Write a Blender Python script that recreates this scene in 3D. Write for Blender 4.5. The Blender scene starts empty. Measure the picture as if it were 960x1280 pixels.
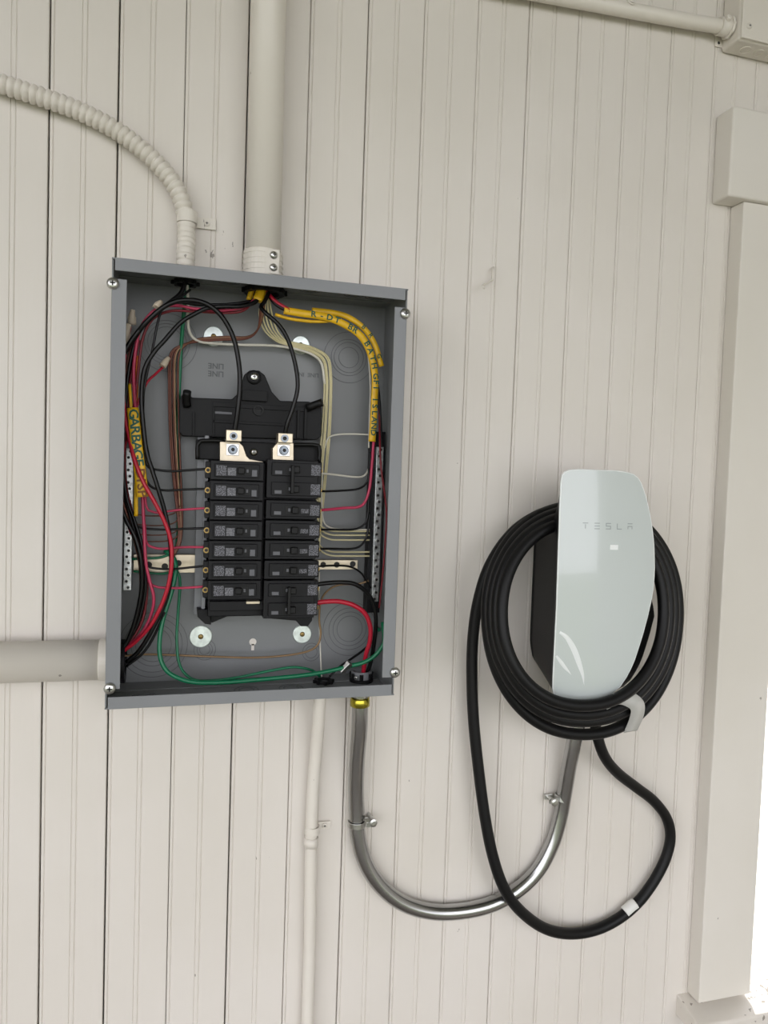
import bpy, math, random
from mathutils import Vector, Matrix
random.seed(7)
SC = bpy.context.scene
COL = SC.collection
# ---------------------------------------------------------------- units: X right, d out from the wall, Z up, in millimetres; camera height is Z=0
H = 1.5
def V(x, d, z): return Vector((x/1000.0, -d/1000.0, z/1000.0 + H))
# ---------------------------------------------------------------- camera
F, YAW, PIT, ROL, CX, CD = 910.0, 0.27436, -0.04731, 0.03427, 168.9, 1033.2
ca, sa, cb, sb = math.cos(YAW), math.sin(YAW), math.cos(PIT), math.sin(PIT)
FW = Vector((sa*cb, ca*cb, sb)); RT0 = Vector((ca, -sa, 0)); UP0 = RT0.cross(FW)
RT = RT0*math.cos(ROL) + UP0*math.sin(ROL); UP = -RT0*math.sin(ROL) + UP0*math.cos(ROL)
cam = bpy.data.cameras.new('camera'); camo = bpy.data.objects.new('camera', cam); COL.objects.link(camo)
cam.sensor_fit = 'VERTICAL'; cam.sensor_height = 36; cam.lens = F/1280*36
cam.clip_start = 0.02
M3 = Matrix((RT, UP, -FW)).transposed()
camo.matrix_world = Matrix.Translation(V(CX, CD, 0)) @ M3.to_4x4()
SC.camera = camo
def P(px, py, d):
    """where the sight line through a photo pixel meets the plane d mm in front of the wall -> (X, Z) mm"""
    D = FW + RT*((px-480)/F) + UP*((640-py)/F)
    t = (CD-d)/D.y
    return CX + t*D.x, t*D.z
# ---------------------------------------------------------------- world, sun, exposure
SC.view_settings.view_transform = 'Standard'; SC.view_settings.look = 'None'
SC.view_settings.exposure = -0.10; SC.view_settings.gamma = 1.0
SC.view_settings.use_curve_mapping = False
w = bpy.data.worlds.new('world'); SC.world = w; w.use_nodes = True
bg = w.node_tree.nodes['Background']; bg.inputs[0].default_value = (0.955, 0.955, 1.0, 1); bg.inputs[1].default_value = 3.2
sun = bpy.data.lights.new('sun', 'SUN'); sun.energy = 7.0; sun.angle = math.radians(3); sun.color = (1, .96, .9)
suno = bpy.data.objects.new('sun', sun); COL.objects.link(suno)
suno.rotation_euler = Vector((-.30, -.75, -.85)).to_track_quat('-Z', 'Y').to_euler()
suno.location = (3, 3, 4)

# ---------------------------------------------------------------- materials
def lin(c): return tuple((v/12.92 if v <= .04045 else ((v+.055)/1.055)**2.4) for v in (c[0]/255, c[1]/255, c[2]/255))
def mat(name, rgb, rough=.5, metal=0.0, bump=0.0, bscale=200.0, var=0.0, vscale=20.0, coat=0.0, stretch=(1, 1, 1), alpha=1, trans=0, spec=.5):
    m = bpy.data.materials.new(name); m.use_nodes = True
    nt = m.node_tree; b = nt.nodes['Principled BSDF']; c = lin(rgb)
    b.inputs['Base Color'].default_value = (*c, 1); b.inputs['Roughness'].default_value = rough
    b.inputs['Metallic'].default_value = metal; b.inputs['Coat Weight'].default_value = coat
    b.inputs['Specular IOR Level'].default_value = spec; b.inputs['Coat Roughness'].default_value = .04
    b.inputs['Transmission Weight'].default_value = trans; b.inputs['Alpha'].default_value = alpha
    if bump or var:
        g = nt.nodes.new('ShaderNodeNewGeometry'); mp = nt.nodes.new('ShaderNodeMapping'); mp.inputs['Scale'].default_value = stretch
        nt.links.new(g.outputs['Position'], mp.inputs['Vector'])
    if bump:
        n = nt.nodes.new('ShaderNodeTexNoise'); n.inputs['Scale'].default_value = bscale; n.inputs['Detail'].default_value = 3
        nt.links.new(mp.outputs[0], n.inputs['Vector'])
        bp = nt.nodes.new('ShaderNodeBump'); bp.inputs['Strength'].default_value = bump; bp.inputs['Distance'].default_value = .001
        nt.links.new(n.outputs[0], bp.inputs['Height']); nt.links.new(bp.outputs[0], b.inputs['Normal'])
    if var:
        n = nt.nodes.new('ShaderNodeTexNoise'); n.inputs['Scale'].default_value = vscale; n.inputs['Detail'].default_value = 4
        nt.links.new(mp.outputs[0], n.inputs['Vector'])
        r = nt.nodes.new('ShaderNodeValToRGB'); r.color_ramp.elements[0].position = .35; r.color_ramp.elements[1].position = .65
        r.color_ramp.elements[0].color = (*[v*(1-var) for v in c], 1); r.color_ramp.elements[1].color = (*[min(1, v*(1+var*.5)) for v in c], 1)
        nt.links.new(n.outputs[0], r.inputs[0]); nt.links.new(r.outputs[0], b.inputs['Base Color'])
    return m
def paint(name, rgb, grain=1.0, chips=True, rough=.42, chip_at=1.095):
    """old gloss paint on wood: vertical grain relief, brush marks, chips and specks of dirt"""
    m = bpy.data.materials.new(name); m.use_nodes = True
    nt = m.node_tree; L = nt.links.new; N = nt.nodes.new; b = nt.nodes['Principled BSDF']; c = lin(rgb)
    b.inputs['Roughness'].default_value = rough; b.inputs['Specular IOR Level'].default_value = .4
    g = N('ShaderNodeNewGeometry')
    mp = N('ShaderNodeMapping'); mp.inputs['Scale'].default_value = (1, 1, .045); L(g.outputs['Position'], mp.inputs['Vector'])
    n1 = N('ShaderNodeTexNoise'); n1.inputs['Scale'].default_value = 260; n1.inputs['Detail'].default_value = 4; n1.inputs['Distortion'].default_value = .6
    L(mp.outputs[0], n1.inputs['Vector'])
    mp2 = N('ShaderNodeMapping'); mp2.inputs['Scale'].default_value = (1, 1, .12); L(g.outputs['Position'], mp2.inputs['Vector'])
    n2 = N('ShaderNodeTexNoise'); n2.inputs['Scale'].default_value = 30; n2.inputs['Detail'].default_value = 3; L(mp2.outputs[0], n2.inputs['Vector'])
    wv = N('ShaderNodeMath'); wv.operation = 'MULTIPLY'; wv.inputs[1].default_value = 30; L(n2.outputs[0], wv.inputs[0])
    fr = N('ShaderNodeMath'); fr.operation = 'SINE'; L(wv.outputs[0], fr.inputs[0])
    ad = N('ShaderNodeMath'); ad.operation = 'MULTIPLY_ADD'; ad.inputs[1].default_value = .22; L(fr.outputs[0], ad.inputs[0]); L(n1.outputs[0], ad.inputs[2])
    bp = N('ShaderNodeBump'); bp.inputs['Strength'].default_value = .22*grain; bp.inputs['Distance'].default_value = .0012
    L(ad.outputs[0], bp.inputs['Height']); L(bp.outputs[0], b.inputs['Normal'])
    # broad unevenness
    n3 = N('ShaderNodeTexNoise'); n3.inputs['Scale'].default_value = 3.5; n3.inputs['Detail'].default_value = 5; L(g.outputs['Position'], n3.inputs['Vector'])
    r3 = N('ShaderNodeValToRGB'); r3.color_ramp.elements[0].position = .3; r3.color_ramp.elements[1].position = .7
    r3.color_ramp.elements[0].color = (c[0]*.93, c[1]*.925, c[2]*.90, 1); r3.color_ramp.elements[1].color = (*c, 1)
    L(n3.outputs[0], r3.inputs[0]); out = r3.outputs[0]
    if chips:
        # chips and dirt: peaks of a fine noise, let through by a broad one
        mp4 = N('ShaderNodeMapping'); mp4.inputs['Scale'].default_value = (1, 1, .55); L(g.outputs['Position'], mp4.inputs['Vector'])
        n5 = N('ShaderNodeTexNoise'); n5.inputs['Scale'].default_value = 120; n5.inputs['Detail'].default_value = 4; L(mp4.outputs[0], n5.inputs['Vector'])
        n6 = N('ShaderNodeTexNoise'); n6.inputs['Scale'].default_value = 7; n6.inputs['Detail'].default_value = 2; L(g.outputs['Position'], n6.inputs['Vector'])
        ml = N('ShaderNodeMath'); ml.operation = 'MULTIPLY_ADD'; ml.inputs[1].default_value = .55; L(n6.outputs[0], ml.inputs[0]); L(n5.outputs[0], ml.inputs[2])
        lt = N('ShaderNodeMath'); lt.operation = 'GREATER_THAN'; lt.inputs[1].default_value = chip_at; L(ml.outputs[0], lt.inputs[0])
        mx = N('ShaderNodeMix'); mx.data_type = 'RGBA'; mx.inputs[7].default_value = (*lin((104, 96, 84)), 1)
        sc2 = N('ShaderNodeMath'); sc2.operation = 'MULTIPLY'; sc2.inputs[1].default_value = .7; L(lt.outputs[0], sc2.inputs[0])
        L(sc2.outputs[0], mx.inputs[0]); L(out, mx.inputs[6]); out = mx.outputs[2]
    L(out, b.inputs['Base Color'])
    return m
M = {
 'wall': paint('painted_beadboard', (224, 218, 211), grain=.5),
 'trimw': paint('painted_trim', (225, 220, 212), grain=.2),
 'pipew': paint('painted_pipe', (226, 220, 211), grain=.0, rough=.35, chip_at=1.075),
 'gap': mat('shadow_gap', (52, 48, 44), .9),
 'ceil': mat('porch_ceiling', (150, 148, 140), .7), 'floor': mat('porch_floor', (120, 114, 106), .7, var=.15),
 'side': mat('side_wall_paint', (196, 192, 184), .7), 'ground': mat('lawn', (98, 104, 78), .95, var=.2, vscale=3), 'path': mat('pale_concrete', (214, 210, 200), .9),
 'box': mat('grey_enamel', (128, 130, 133), .42, .0, bump=.05, bscale=700, var=.04, vscale=8),
 'box_in': mat('grey_enamel_inside', (121, 123, 124), .42, .0, var=.04, vscale=9),
 'box_mark': mat('stamped_mark', (88, 90, 92), .6),
 'zinc': mat('bright_zinc', (205, 205, 202), .28, 1.0, bump=.15, bscale=600, var=.2, vscale=90),
 'washer': mat('galvanised_washer', (218, 226, 222), .38, .75, var=.18, vscale=120),
 'steel': mat('galvanised_steel', (178, 178, 178), .22, 1.0, bump=.05, bscale=900, var=.08, vscale=14),
 'tin': mat('tinned_bar', (198, 186, 164), .34, .75, var=.12, vscale=70),
 'alu': mat('aluminium_bar', (205, 208, 208), .35, .9, bump=.3, bscale=500, var=.3, vscale=250),
 'bolt': mat('dark_zinc', (120, 126, 132), .32, 1.0), 'brass': mat('yellow_chromate', (178, 166, 62), .25, 1.0),
 'brass_screw': mat('brass_screw', (140, 118, 74), .4, .9),
 'dark': mat('screw_recess', (34, 33, 32), .6),
 'blk': mat('black_plastic', (22, 22, 24), .45, bump=.05, bscale=900, spec=.2),
 'blk2': mat('black_tray_plastic', (21, 21, 22), .5, bump=.1, bscale=400, spec=.2),
 'blk3': mat('matte_black_toggle', (8, 8, 8), .5, spec=.3),
 'rubber': mat('black_cable_jacket', (9, 9, 10), .48, bump=.04, bscale=600, spec=.3),
 'wblk': mat('black_wire', (9, 9, 10), .36, spec=.35), 'wred': mat('red_wire', (176, 24, 48), .35), 'wdred': mat('dark_red_wire', (120, 20, 32), .4),
 'wpink': mat('faded_red_wire', (186, 52, 86), .4), 'wgrn': mat('green_wire', (8, 108, 72), .35), 'wwht': mat('white_wire', (206, 202, 190), .4),
 'wtan': mat('cream_wire', (204, 194, 152), .42), 'wcop': mat('bare_copper', (104, 60, 46), .4, .35), 'wbrz': mat('tarnished_copper', (140, 114, 84), .4, .5),
 'worg': mat('orange_wire', (200, 106, 30), .45), 'nut': mat('tan_plastic', (198, 184, 164), .5),
 'tape': mat('yellow_tape', (226, 178, 20), .42, var=.1, vscale=60), 'ink': mat('green_marker', (18, 82, 66), .6), 'ink2': mat('brown_marker', (120, 74, 12), .6),
 'face': mat('white_glass_cover', (199, 206, 204), .14, coat=.6), 'edge': mat('white_cover_edge', (235, 238, 236), .3),
 'body': mat('charger_body_black', (13, 13, 14), .48, bump=.08, bscale=900, spec=.35), 'logo': mat('grey_lettering', (150, 158, 157), .3, .2),
 'film': mat('lifted_film', (236, 240, 239), .12, coat=.5), 'led': mat('clear_window', (240, 243, 242), .15), 'mtape': mat('frosted_packing_tape', (196, 196, 192), .35, bump=.5, bscale=220), 'lab': mat('white_cable_label', (225, 224, 220), .45),  # first two entries: reflections painted onto the charger cover
 'print': mat('grey_print', (92, 93, 98), .5), 'printl': mat('pale_print', (135, 136, 140), .5),
 'glass': mat('window_glass', (255, 255, 255), .02, trans=1.0),
}
def print_mat(name, base, ink, sx, sz):
    """rows of fine illegible print: noise cut into lines"""
    m = bpy.data.materials.new(name); m.use_nodes = True
    nt = m.node_tree; L = nt.links.new; N = nt.nodes.new; b = nt.nodes['Principled BSDF']; b.inputs['Roughness'].default_value = .45
    g = N('ShaderNodeNewGeometry'); mp = N('ShaderNodeMapping'); mp.inputs['Scale'].default_value = (sx, 1, sz); L(g.outputs['Position'], mp.inputs['Vector'])
    n = N('ShaderNodeTexNoise'); n.inputs['Scale'].default_value = 1; n.inputs['Detail'].default_value = 1; L(mp.outputs[0], n.inputs['Vector'])
    r = N('ShaderNodeValToRGB'); r.color_ramp.elements[0].position = .47; r.color_ramp.elements[1].position = .56
    r.color_ramp.elements[0].color = (*lin(base), 1); r.color_ramp.elements[1].color = (*lin(ink), 1)
    L(n.outputs[0], r.inputs[0]); L(r.outputs[0], b.inputs['Base Color'])
    return m
M['printed'] = print_mat('fine_print_label', (30, 30, 34), (108, 108, 116), 700, 900)
M['printed2'] = print_mat('rating_plate', (74, 75, 80), (118, 118, 124), 500, 700)

# ---------------------------------------------------------------- mesh builder (mm)
class MB:
    def __init__(s): s.v = []; s.f = []; s.sm = []
    def add(s, vs, fs, smooth=False):
        o = len(s.v); s.v += vs
        for f in fs: s.f.append([i+o for i in f]); s.sm.append(smooth)
        return s
    def box(s, x0, x1, z0, z1, d0, d1):
        vs = [V(x, d, z) for d in (d0, d1) for z in (z0, z1) for x in (x0, x1)]
        return s.add(vs, [(0, 1, 3, 2), (4, 6, 7, 5), (0, 4, 5, 1), (2, 3, 7, 6), (0, 2, 6, 4), (1, 5, 7, 3)])
    def prism(s, pts, d0, d1, taper=None):
        n = len(pts); a = sum(pts[i][0]*pts[(i+1) % n][1]-pts[(i+1) % n][0]*pts[i][1] for i in range(n))
        if a < 0: pts = pts[::-1]
        back = taper or pts
        if taper and a < 0: back = taper[::-1]
        vs = [V(x, d0, z) for x, z in back] + [V(x, d1, z) for x, z in pts]
        fs = [tuple(range(n))[::-1], tuple(range(n, 2*n))] + [(i, (i+1) % n, n+(i+1) % n, n+i) for i in range(n)]
        return s.add(vs, fs)
    def tube(s, pts, r, seg=10, cap=True, rf=None, flat=None):
        """pts: Vectors (m). r mm; rf(i)->radius mm; flat=(rx, ry) elliptical"""
        n = len(pts); tang = [(pts[min(i+1, n-1)]-pts[max(i-1, 0)]).normalized() for i in range(n)]
        up = Vector((0, -1, 0)); u = (up - tang[0]*up.dot(tang[0]))
        if u.length < 1e-3: u = Vector((1, 0, 0)) - tang[0]*tang[0].x
        u.normalize(); vs = []; fs = []
        for i in range(n):
            if flat:
                u = up - tang[i]*up.dot(tang[i])
                if u.length < 1e-3: u = Vector((1, 0, 0))
            else: u = u - tang[i]*u.dot(tang[i])
            u.normalize(); w_ = tang[i].cross(u)
            rr = (rf(i) if rf else r)/1000.0
            for k in range(seg):
                a = 2*math.pi*k/seg
                if flat: vs.append(pts[i] + u*(math.cos(a)*flat[1]/1000) + w_*(math.sin(a)*flat[0]/1000))
                else: vs.append(pts[i] + (u*math.cos(a)+w_*math.sin(a))*rr)
        for i in range(n-1):
            for k in range(seg):
                fs.append((i*seg+k, i*seg+(k+1) % seg, (i+1)*seg+(k+1) % seg, (i+1)*seg+k))
        s.add(vs, fs, True)
        if cap:
            o = len(s.v)-n*seg
            s.f.append([o+k for k in range(seg)][::-1]); s.sm.append(False)
            s.f.append([o+(n-1)*seg+k for k in range(seg)]); s.sm.append(False)
        return s
    def lathe(s, c, axis, prof, seg=20, smooth=False, a0=0, ph=0):
        """prof: list of (r mm, h mm) along axis from centre c (Vector m)"""
        axis = axis.normalized(); t = Vector((0, 0, 1)) if abs(axis.z) < .9 else Vector((1, 0, 0))
        u = axis.cross(t).normalized(); w_ = axis.cross(u); vs = []; fs = []
        for r, h in prof:
            for k in range(seg):
                a = 2*math.pi*k/seg+ph; vs.append(c + axis*(h/1000) + (u*math.cos(a)+w_*math.sin(a))*(r/1000))
        for i in range(len(prof)-1):
            for k in range(seg): fs.append((i*seg+k, i*seg+(k+1) % seg, (i+1)*seg+(k+1) % seg, (i+1)*seg+k))
        s.add(vs, fs, smooth); o = len(s.v)-len(vs)
        s.f.append([o+k for k in range(seg)][::-1]); s.sm.append(False)
        s.f.append([o+(len(prof)-1)*seg+k for k in range(seg)]); s.sm.append(False)
        return s
    def ring(s, c, axis, ro, ri, h0, h1, seg=28):
        axis = axis.normalized(); t = Vector((0, 0, 1)) if abs(axis.z) < .9 else Vector((1, 0, 0))
        u = axis.cross(t).normalized(); w_ = axis.cross(u); vs = []; fs = []
        for r, h in ((ro, h0), (ro, h1), (ri, h1), (ri, h0)):
            for k in range(seg):
                a = 2*math.pi*k/seg; vs.append(c + axis*(h/1000) + (u*math.cos(a)+w_*math.sin(a))*(r/1000))
        for i in range(4):
            for k in range(seg):
                j = (i+1) % 4; fs.append((i*seg+k, i*seg+(k+1) % seg, j*seg+(k+1) % seg, j*seg+k))
        return s.add(vs, fs)
OUT = Vector((0, -1, 0)); UPV = Vector((0, 0, 1)); XV = Vector((1, 0, 0))
ORG = {}
def put(name, mb, m, parent=None, bevel=0.0, bseg=2, origin=None):
    me = bpy.data.meshes.new(name); vs = mb.v
    if parent is not None: o0 = ORG[parent.name]
    else:
        o0 = origin or Vector(((min(v.x for v in vs)+max(v.x for v in vs))/2, max(v.y for v in vs), min(v.z for v in vs)))
    me.from_pydata([v-o0 for v in vs], [], mb.f); me.polygons.foreach_set('use_smooth', mb.sm)
    me.materials.append(M[m] if isinstance(m, str) else m); me.update()
    o = bpy.data.objects.new(name, me); COL.objects.link(o)
    if parent is not None: o.parent = parent
    else: o.location = o0
    ORG[o.name] = o0
    if bevel:
        b = o.modifiers.new('bevel', 'BEVEL'); b.width = bevel/1000; b.segments = bseg; b.limit_method = 'ANGLE'; b.angle_limit = math.radians(40)
    return o
def tag(o, label=None, cat=None, group=None, kind=None):
    if label: o['label'] = label
    if cat: o['category'] = cat
    if group: o['group'] = group
    if kind: o['kind'] = kind
    return o
def empty(name, loc, label=None, cat=None, group=None, kind=None):
    o = bpy.data.objects.new(name, None); COL.objects.link(o); o.location = loc; o.empty_display_size = .02
    ORG[o.name] = Vector(loc)
    return tag(o, label, cat, group, kind)
def copy_tree(o, off, label):
    n = o.copy(); COL.objects.link(n); n.location = o.location + off; n['label'] = label
    for ch in [c for c in COL.objects if c.parent == o]:
        c2 = ch.copy(); COL.objects.link(c2); c2.parent = n
        for g in [c for c in COL.objects if c.parent == ch]:
            g2 = g.copy(); COL.objects.link(g2); g2.parent = c2
    return n
def spline(pts, step=4.0):
    """Catmull-Rom through 3-D points (m), resampled about every step mm"""
    out = []; n = len(pts)
    for i in range(n-1):
        p0 = pts[i-1] if i else pts[0]*2-pts[1]; p1 = pts[i]; p2 = pts[i+1]; p3 = pts[i+2] if i+2 < n else pts[-1]*2-pts[-2]
        k = max(1, int((p2-p1).length*1000/step))
        for j in range(k):
            t = j/k; out.append(.5*((2*p1)+(p2-p0)*t+(2*p0-5*p1+4*p2-p3)*t*t+(3*p1-p0-3*p2+p3)*t**3))
    out.append(pts[-1].copy()); return out
def path(pp, step=4.0):
    """pp: (px, py, d) sightings of a wire whose distance from the wall is d"""
    q = []
    for a, b, d in pp:
        x, z = P(a, b, d); q.append(V(x, d, z))
    return spline(q, step)
def quad_text(s, size, depth=.25):
    cu = bpy.data.curves.new('t', 'FONT'); cu.body = s; cu.size = size; cu.extrude = depth; cu.offset = size*.022; cu.align_x = 'CENTER'; cu.align_y = 'CENTER'; cu.resolution_u = 2
    o = bpy.data.objects.new('t', cu); COL.objects.link(o); bpy.context.view_layer.update()
    me = bpy.data.meshes.new_from_object(o.evaluated_get(bpy.context.evaluated_depsgraph_get()))
    r = ([v.co.copy() for v in me.vertices], [tuple(p.vertices) for p in me.polygons])
    bpy.data.objects.remove(o); bpy.data.curves.remove(cu); bpy.data.meshes.remove(me)
    return r
def add_text(mb, s, c, size, right, up, depth=.25, wide=1.0):
    vs, fs = quad_text(s, size, depth); nrm = right.cross(up).normalized()
    mb.add([c + (right*v.x*wide + up*v.y + nrm*v.z)/1000 for v in vs], fs)
    return mb
def screw_head(c, axis, r, mb=None, rec=None, hex_=False, h=2.2):
    """dome head and a cross recess"""
    mb = mb or MB()
    mb.lathe(c, axis, [(r, 0), (r, h*.35), (r*.88, h*.75), (r*.55, h), (r*.1, h*1.05)], 14, True)
    rec = rec or MB()
    t = Vector((0, 0, 1)) if abs(axis.z) < .9 else Vector((1, 0, 0)); u = axis.cross(t).normalized(); w_ = axis.cross(u)
    for a in (u, w_):
        b = axis.cross(a); q = c + axis*((h*1.07)/1000)
        L_, W_ = r*.42/1000, r*.11/1000
        vs = [q+a*i*L_+b*j*W_+axis*k*.0001 for k in (-3, 1) for i, j in ((-1, -1), (1, -1), (1, 1), (-1, 1))]
        rec.add(vs, [(3, 2, 1, 0), (4, 5, 6, 7), (0, 1, 5, 4), (1, 2, 6, 5), (2, 3, 7, 6), (3, 0, 4, 7)])
    return mb, rec
def add_screw(parent, c, axis, r, m='zinc', h=2.2, name='screw'):
    a, b = screw_head(c, axis, r, h=h)
    o = put(name, a, m, parent); put('recess', b, 'dark', o); return o

# ================================================================ THE SETTING
PITCH = 82.6
FLOOR, CEIL = -H*1000, 1250
WIN_X0, WIN_X1 = 1134, 2050
sill_z = P(858, 1240, 0)[1]; head_z0 = P(893, 251, 15)[1]; head_z1 = P(895, 139, 15)[1]; head_x = P(892, 200, 0)[0]
wall = empty('wall_back', V(0, 0, FLOOR), kind='structure')
def board_mesh(wd, z0, z1):
    """one tongue-and-groove board with edge bead and centre bead; outline in (x, d), run vertically"""
    g = 1.35; c = wd/2
    prof = [(0, -18), (0, -2.2), (.7, -.4), (2.0, -.1), (3.6, -.25), (4.2, -g), (5.2, -.1), (6.4, 0)]
    prof += [(c-3.6, 0), (c-2.9, -g*.8), (c-2.1, -.25), (c, 0), (c+2.1, -.25), (c+2.9, -g), (c+3.8, 0)]
    prof += [(wd-1.6, 0), (wd-.4, -.5), (wd, -1.6), (wd, -18)]
    mb = MB(); n = len(prof)
    vs = [V(x, d, z) for z in (z0, z1) for x, d in prof]
    fs = [(i, i+1, n+i+1, n+i) for i in range(n-1)] + [tuple(range(n))[::-1], tuple(range(n, 2*n)), (n-1, 0, n, 2*n-1)]
    return mb.add(vs, fs)
gapw = {0: 1.9, 2: 1.9, 4: .7, 6: 1.7, 8: .7, 10: 1.3, 12: .4, 14: .2, 16: .9, 18: .35, 20: .25, 22: .35, 24: .25, -2: .5}
cache = {}
for k in range(-36, 26, 2):       # board k lies from joint k to joint k+2 (half pitches)
    gp = gapw.get(k+2, .5); wd = round(PITCH-gp, 2)
    if wd not in cache:
        o = put('board', board_mesh(wd, FLOOR+2, CEIL), 'wall', wall); cache[wd] = o; o.location.x = k*PITCH/2000
    else:
        o = cache[wd].copy(); COL.objects.link(o); o.location.x = k*PITCH/2000
o = put('board', board_mesh(58, FLOOR+2, CEIL), 'wall', wall); o.location.x = 26*PITCH/2000
for z0, z1 in ((FLOOR+2, sill_z-30), (head_z0+20, CEIL)):
    first = None
    for k in range(28, 62, 2):
        if first is None: o = first = put('board', board_mesh(82.1, z0, z1), 'wall', wall)
        else: o = first.copy(); COL.objects.link(o)
        o.location.x = k*PITCH/2000
for z0, z1 in ((FLOOR+2, sill_z-30), (head_z0+20, CEIL)): o = put('board', board_mesh(23.6, z0, z1), 'wall', wall); o.location.x = 1.1322
mb = MB(); mb.box(-1560, 1128, FLOOR, CEIL, -60, -18.5); mb.box(WIN_X1+4, 2560, FLOOR, CEIL, -60, -18.5)
mb.box(1128, WIN_X1+4, FLOOR, sill_z-32, -60, -18.5); mb.box(1128, WIN_X1+4, head_z0+22, CEIL, -60, -18.5)
put('wall_backing', mb, 'gap', wall)
# window: casing, head board, sill, jambs, sashes, glass
win = empty('window_1', V(WIN_X0, 0, sill_z), kind='structure')
cz0, cx0 = sill_z, 1038
put('side_casing', MB().box(cx0, 1144, cz0+1, head_z0, .2, 30), 'trimw', win, 1.6)
put('side_casing', MB().box(WIN_X1-8, WIN_X1+98, cz0+1, head_z0, .2, 30), 'trimw', win, 1.6)
put('head_casing', MB().box(head_x, WIN_X1+136, head_z0+.5, head_z1, .2, 40), 'trimw', win, 3.5, 3)
mb = MB(); sx0 = P(846, 1244, 0)[0]; sx1 = WIN_X1+120
prof = [(-70, 0), (0, -1), (56, -16), (58, -20), (58, -38), (-70, -38)]
n = len(prof); mb.add([V(x, d, sill_z+z) for x in (sx0, sx1) for d, z in prof], [tuple(range(n)), tuple(range(n, 2*n))[::-1]] + [(i, n+i, n+(i+1) % n, (i+1) % n) for i in range(n)])
sillm = paint('dirty_sill', (222, 216, 208), grain=.5, chip_at=.93)
put('sill', mb, sillm, win, 2.0)
mb = MB(); mb.box(1134, 1150, cz0, head_z0, -95, 0); mb.box(WIN_X1-14, WIN_X1+4, cz0, head_z0, -95, 0); mb.box(1134, WIN_X1+4, head_z0-16, head_z0+2, -95, 0)
put('jamb', mb, 'trimw', win)
mz = (cz0+head_z0)/2
for z0, z1, d0, d1 in ((mz-20, head_z0-18, -60, -30), (mz-24, head_z0-16, -92, -62)):
    mb = MB(); X0, X1 = 1151, WIN_X1-15
    mb.box(X0, X0+45, z0, z1, d0, d1); mb.box(X1-45, X1, z0, z1, d0, d1); mb.box(X0+45, X1-45, z0, z0+60, d0, d1); mb.box(X0+45, X1-45, z1-40, z1, d0, d1)
    s_ = put('sash', mb, 'trimw', win, 1.5)
    put('pane', MB().box(X0+44, X1-44, z0+58, z1-38, (d0+d1)/2-2, (d0+d1)/2+2), 'glass', s_)
# unseen floor and ground, with ceiling and side walls added to shape the light
tag(put('ceiling', MB().box(-1560, 2560, CEIL, CEIL+40, -60, 3300), 'ceil'), kind='structure')  # unseen, depth set to block sky light from the upper wall
tag(put('wall_left', MB().box(-1560, -1500, FLOOR, CEIL, 0, 1000), 'side'), kind='structure')  # unseen, added to darken the left part of the wall
tag(put('wall_right', MB().box(2500, 2560, FLOOR, CEIL, 0, 3400), 'side'), kind='structure')  # unseen, added to cut the light on the right
tag(put('floor', MB().box(-1560, 2560, FLOOR-60, FLOOR, -60, 2200), 'floor'), kind='structure')
tag(put('ground', MB().box(-14000, 16000, FLOOR-560, FLOOR-500, -16000, 16000), 'ground'), kind='structure')  # kept dark to limit light thrown back onto the wall
tag(put('path', MB().box(-3000, 16000, FLOOR-500, FLOOR-440, -14000, -300), 'path'), kind='structure')  # pale slab added so the view through the window blows out

# ================================================================ BREAKER PANEL
BX0, BX1, BZ1, BZ0, BD = 86.6, 452.2, 247.9, -292.3, 108.0
T = 2.0
panel = empty('electrical_enclosure', V((BX0+BX1)/2, 0, BZ0), 'open grey metal breaker panel with its cover off, filled with coloured wires', 'electrical panel')
# holes through side walls are covered by the fittings; the shell is one folded steel part
mb = MB()
mb.box(BX0, BX1, BZ0, BZ1, 1.2, 1.2+T)
put('back_plate', mb, 'box_in', panel)
mb = MB(); mb.box(BX0, BX1, BZ1-T, BZ1, 1.2+T, BD); mb.box(BX0, BX1, BZ0, BZ0+T, 1.2+T, BD)
mb.box(BX0, BX0+T, BZ0+T, BZ1-T, 1.2+T, BD-2.5); mb.box(BX1-T, BX1, BZ0+T, BZ1-T, 1.2+T, BD-2.5)
# folded step where the walls meet the back
mb.box(BX0+T, BX1-T, BZ1-T-1.2, BZ1-T, 1.2+T, 34); mb.box(BX0+T, BX1-T, BZ0+T, BZ0+T+1.2, 1.2+T, 40)
put('side_walls', mb, 'box_in', panel, .4, 1)
mb = MB(); lip = 17
mb.box(BX0+3.5, BX1-3.5, BZ1-lip+2, BZ1, BD-T+.3, BD+.3)
put('top_lip', mb, 'box', panel, .6)
mb = MB(); mb.box(BX0+3.5, BX1-3.5, BZ0, BZ0+lip-2, BD-T+.3, BD+.3)
put('bottom_lip', mb, 'box', panel, .6)
for a, b in ((BX0+.2, BX0+17), (BX1-17, BX1-.2)):
    put('side_lip', MB().box(a, b, BZ0+24, BZ1-24, BD-4.2, BD-2.2), 'box', panel, .6)
for px, py in ((141, 354), (507, 392), (137, 861), (494, 841)):
    x, z = P(px, py, BD); add_screw(panel, V(x, BD-2.2, z), OUT, 7.2, h=4.5, name='cover_screw')
def knock(px, py, radii, parent=panel, d=3.2, asp=1):
    x, z = P(px, py, d); mb = MB()
    for r in radii: mb.ring(V(x, d, z), OUT, r*.86+.35, r*.86-.35, -.2, .5, 36)
    return put('knockout', mb, 'box_mark', parent)
knock(209, 428, (45, 34, 29, 24)); knock(436, 447, (42, 30, 25, 17)); knock(437, 786, (46, 36, 29, 22)); knock(192, 806, (52, 44, 34, 27)); knock(256, 812, (17, 12, 8)); knock(389, 815, (15, 10))
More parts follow.
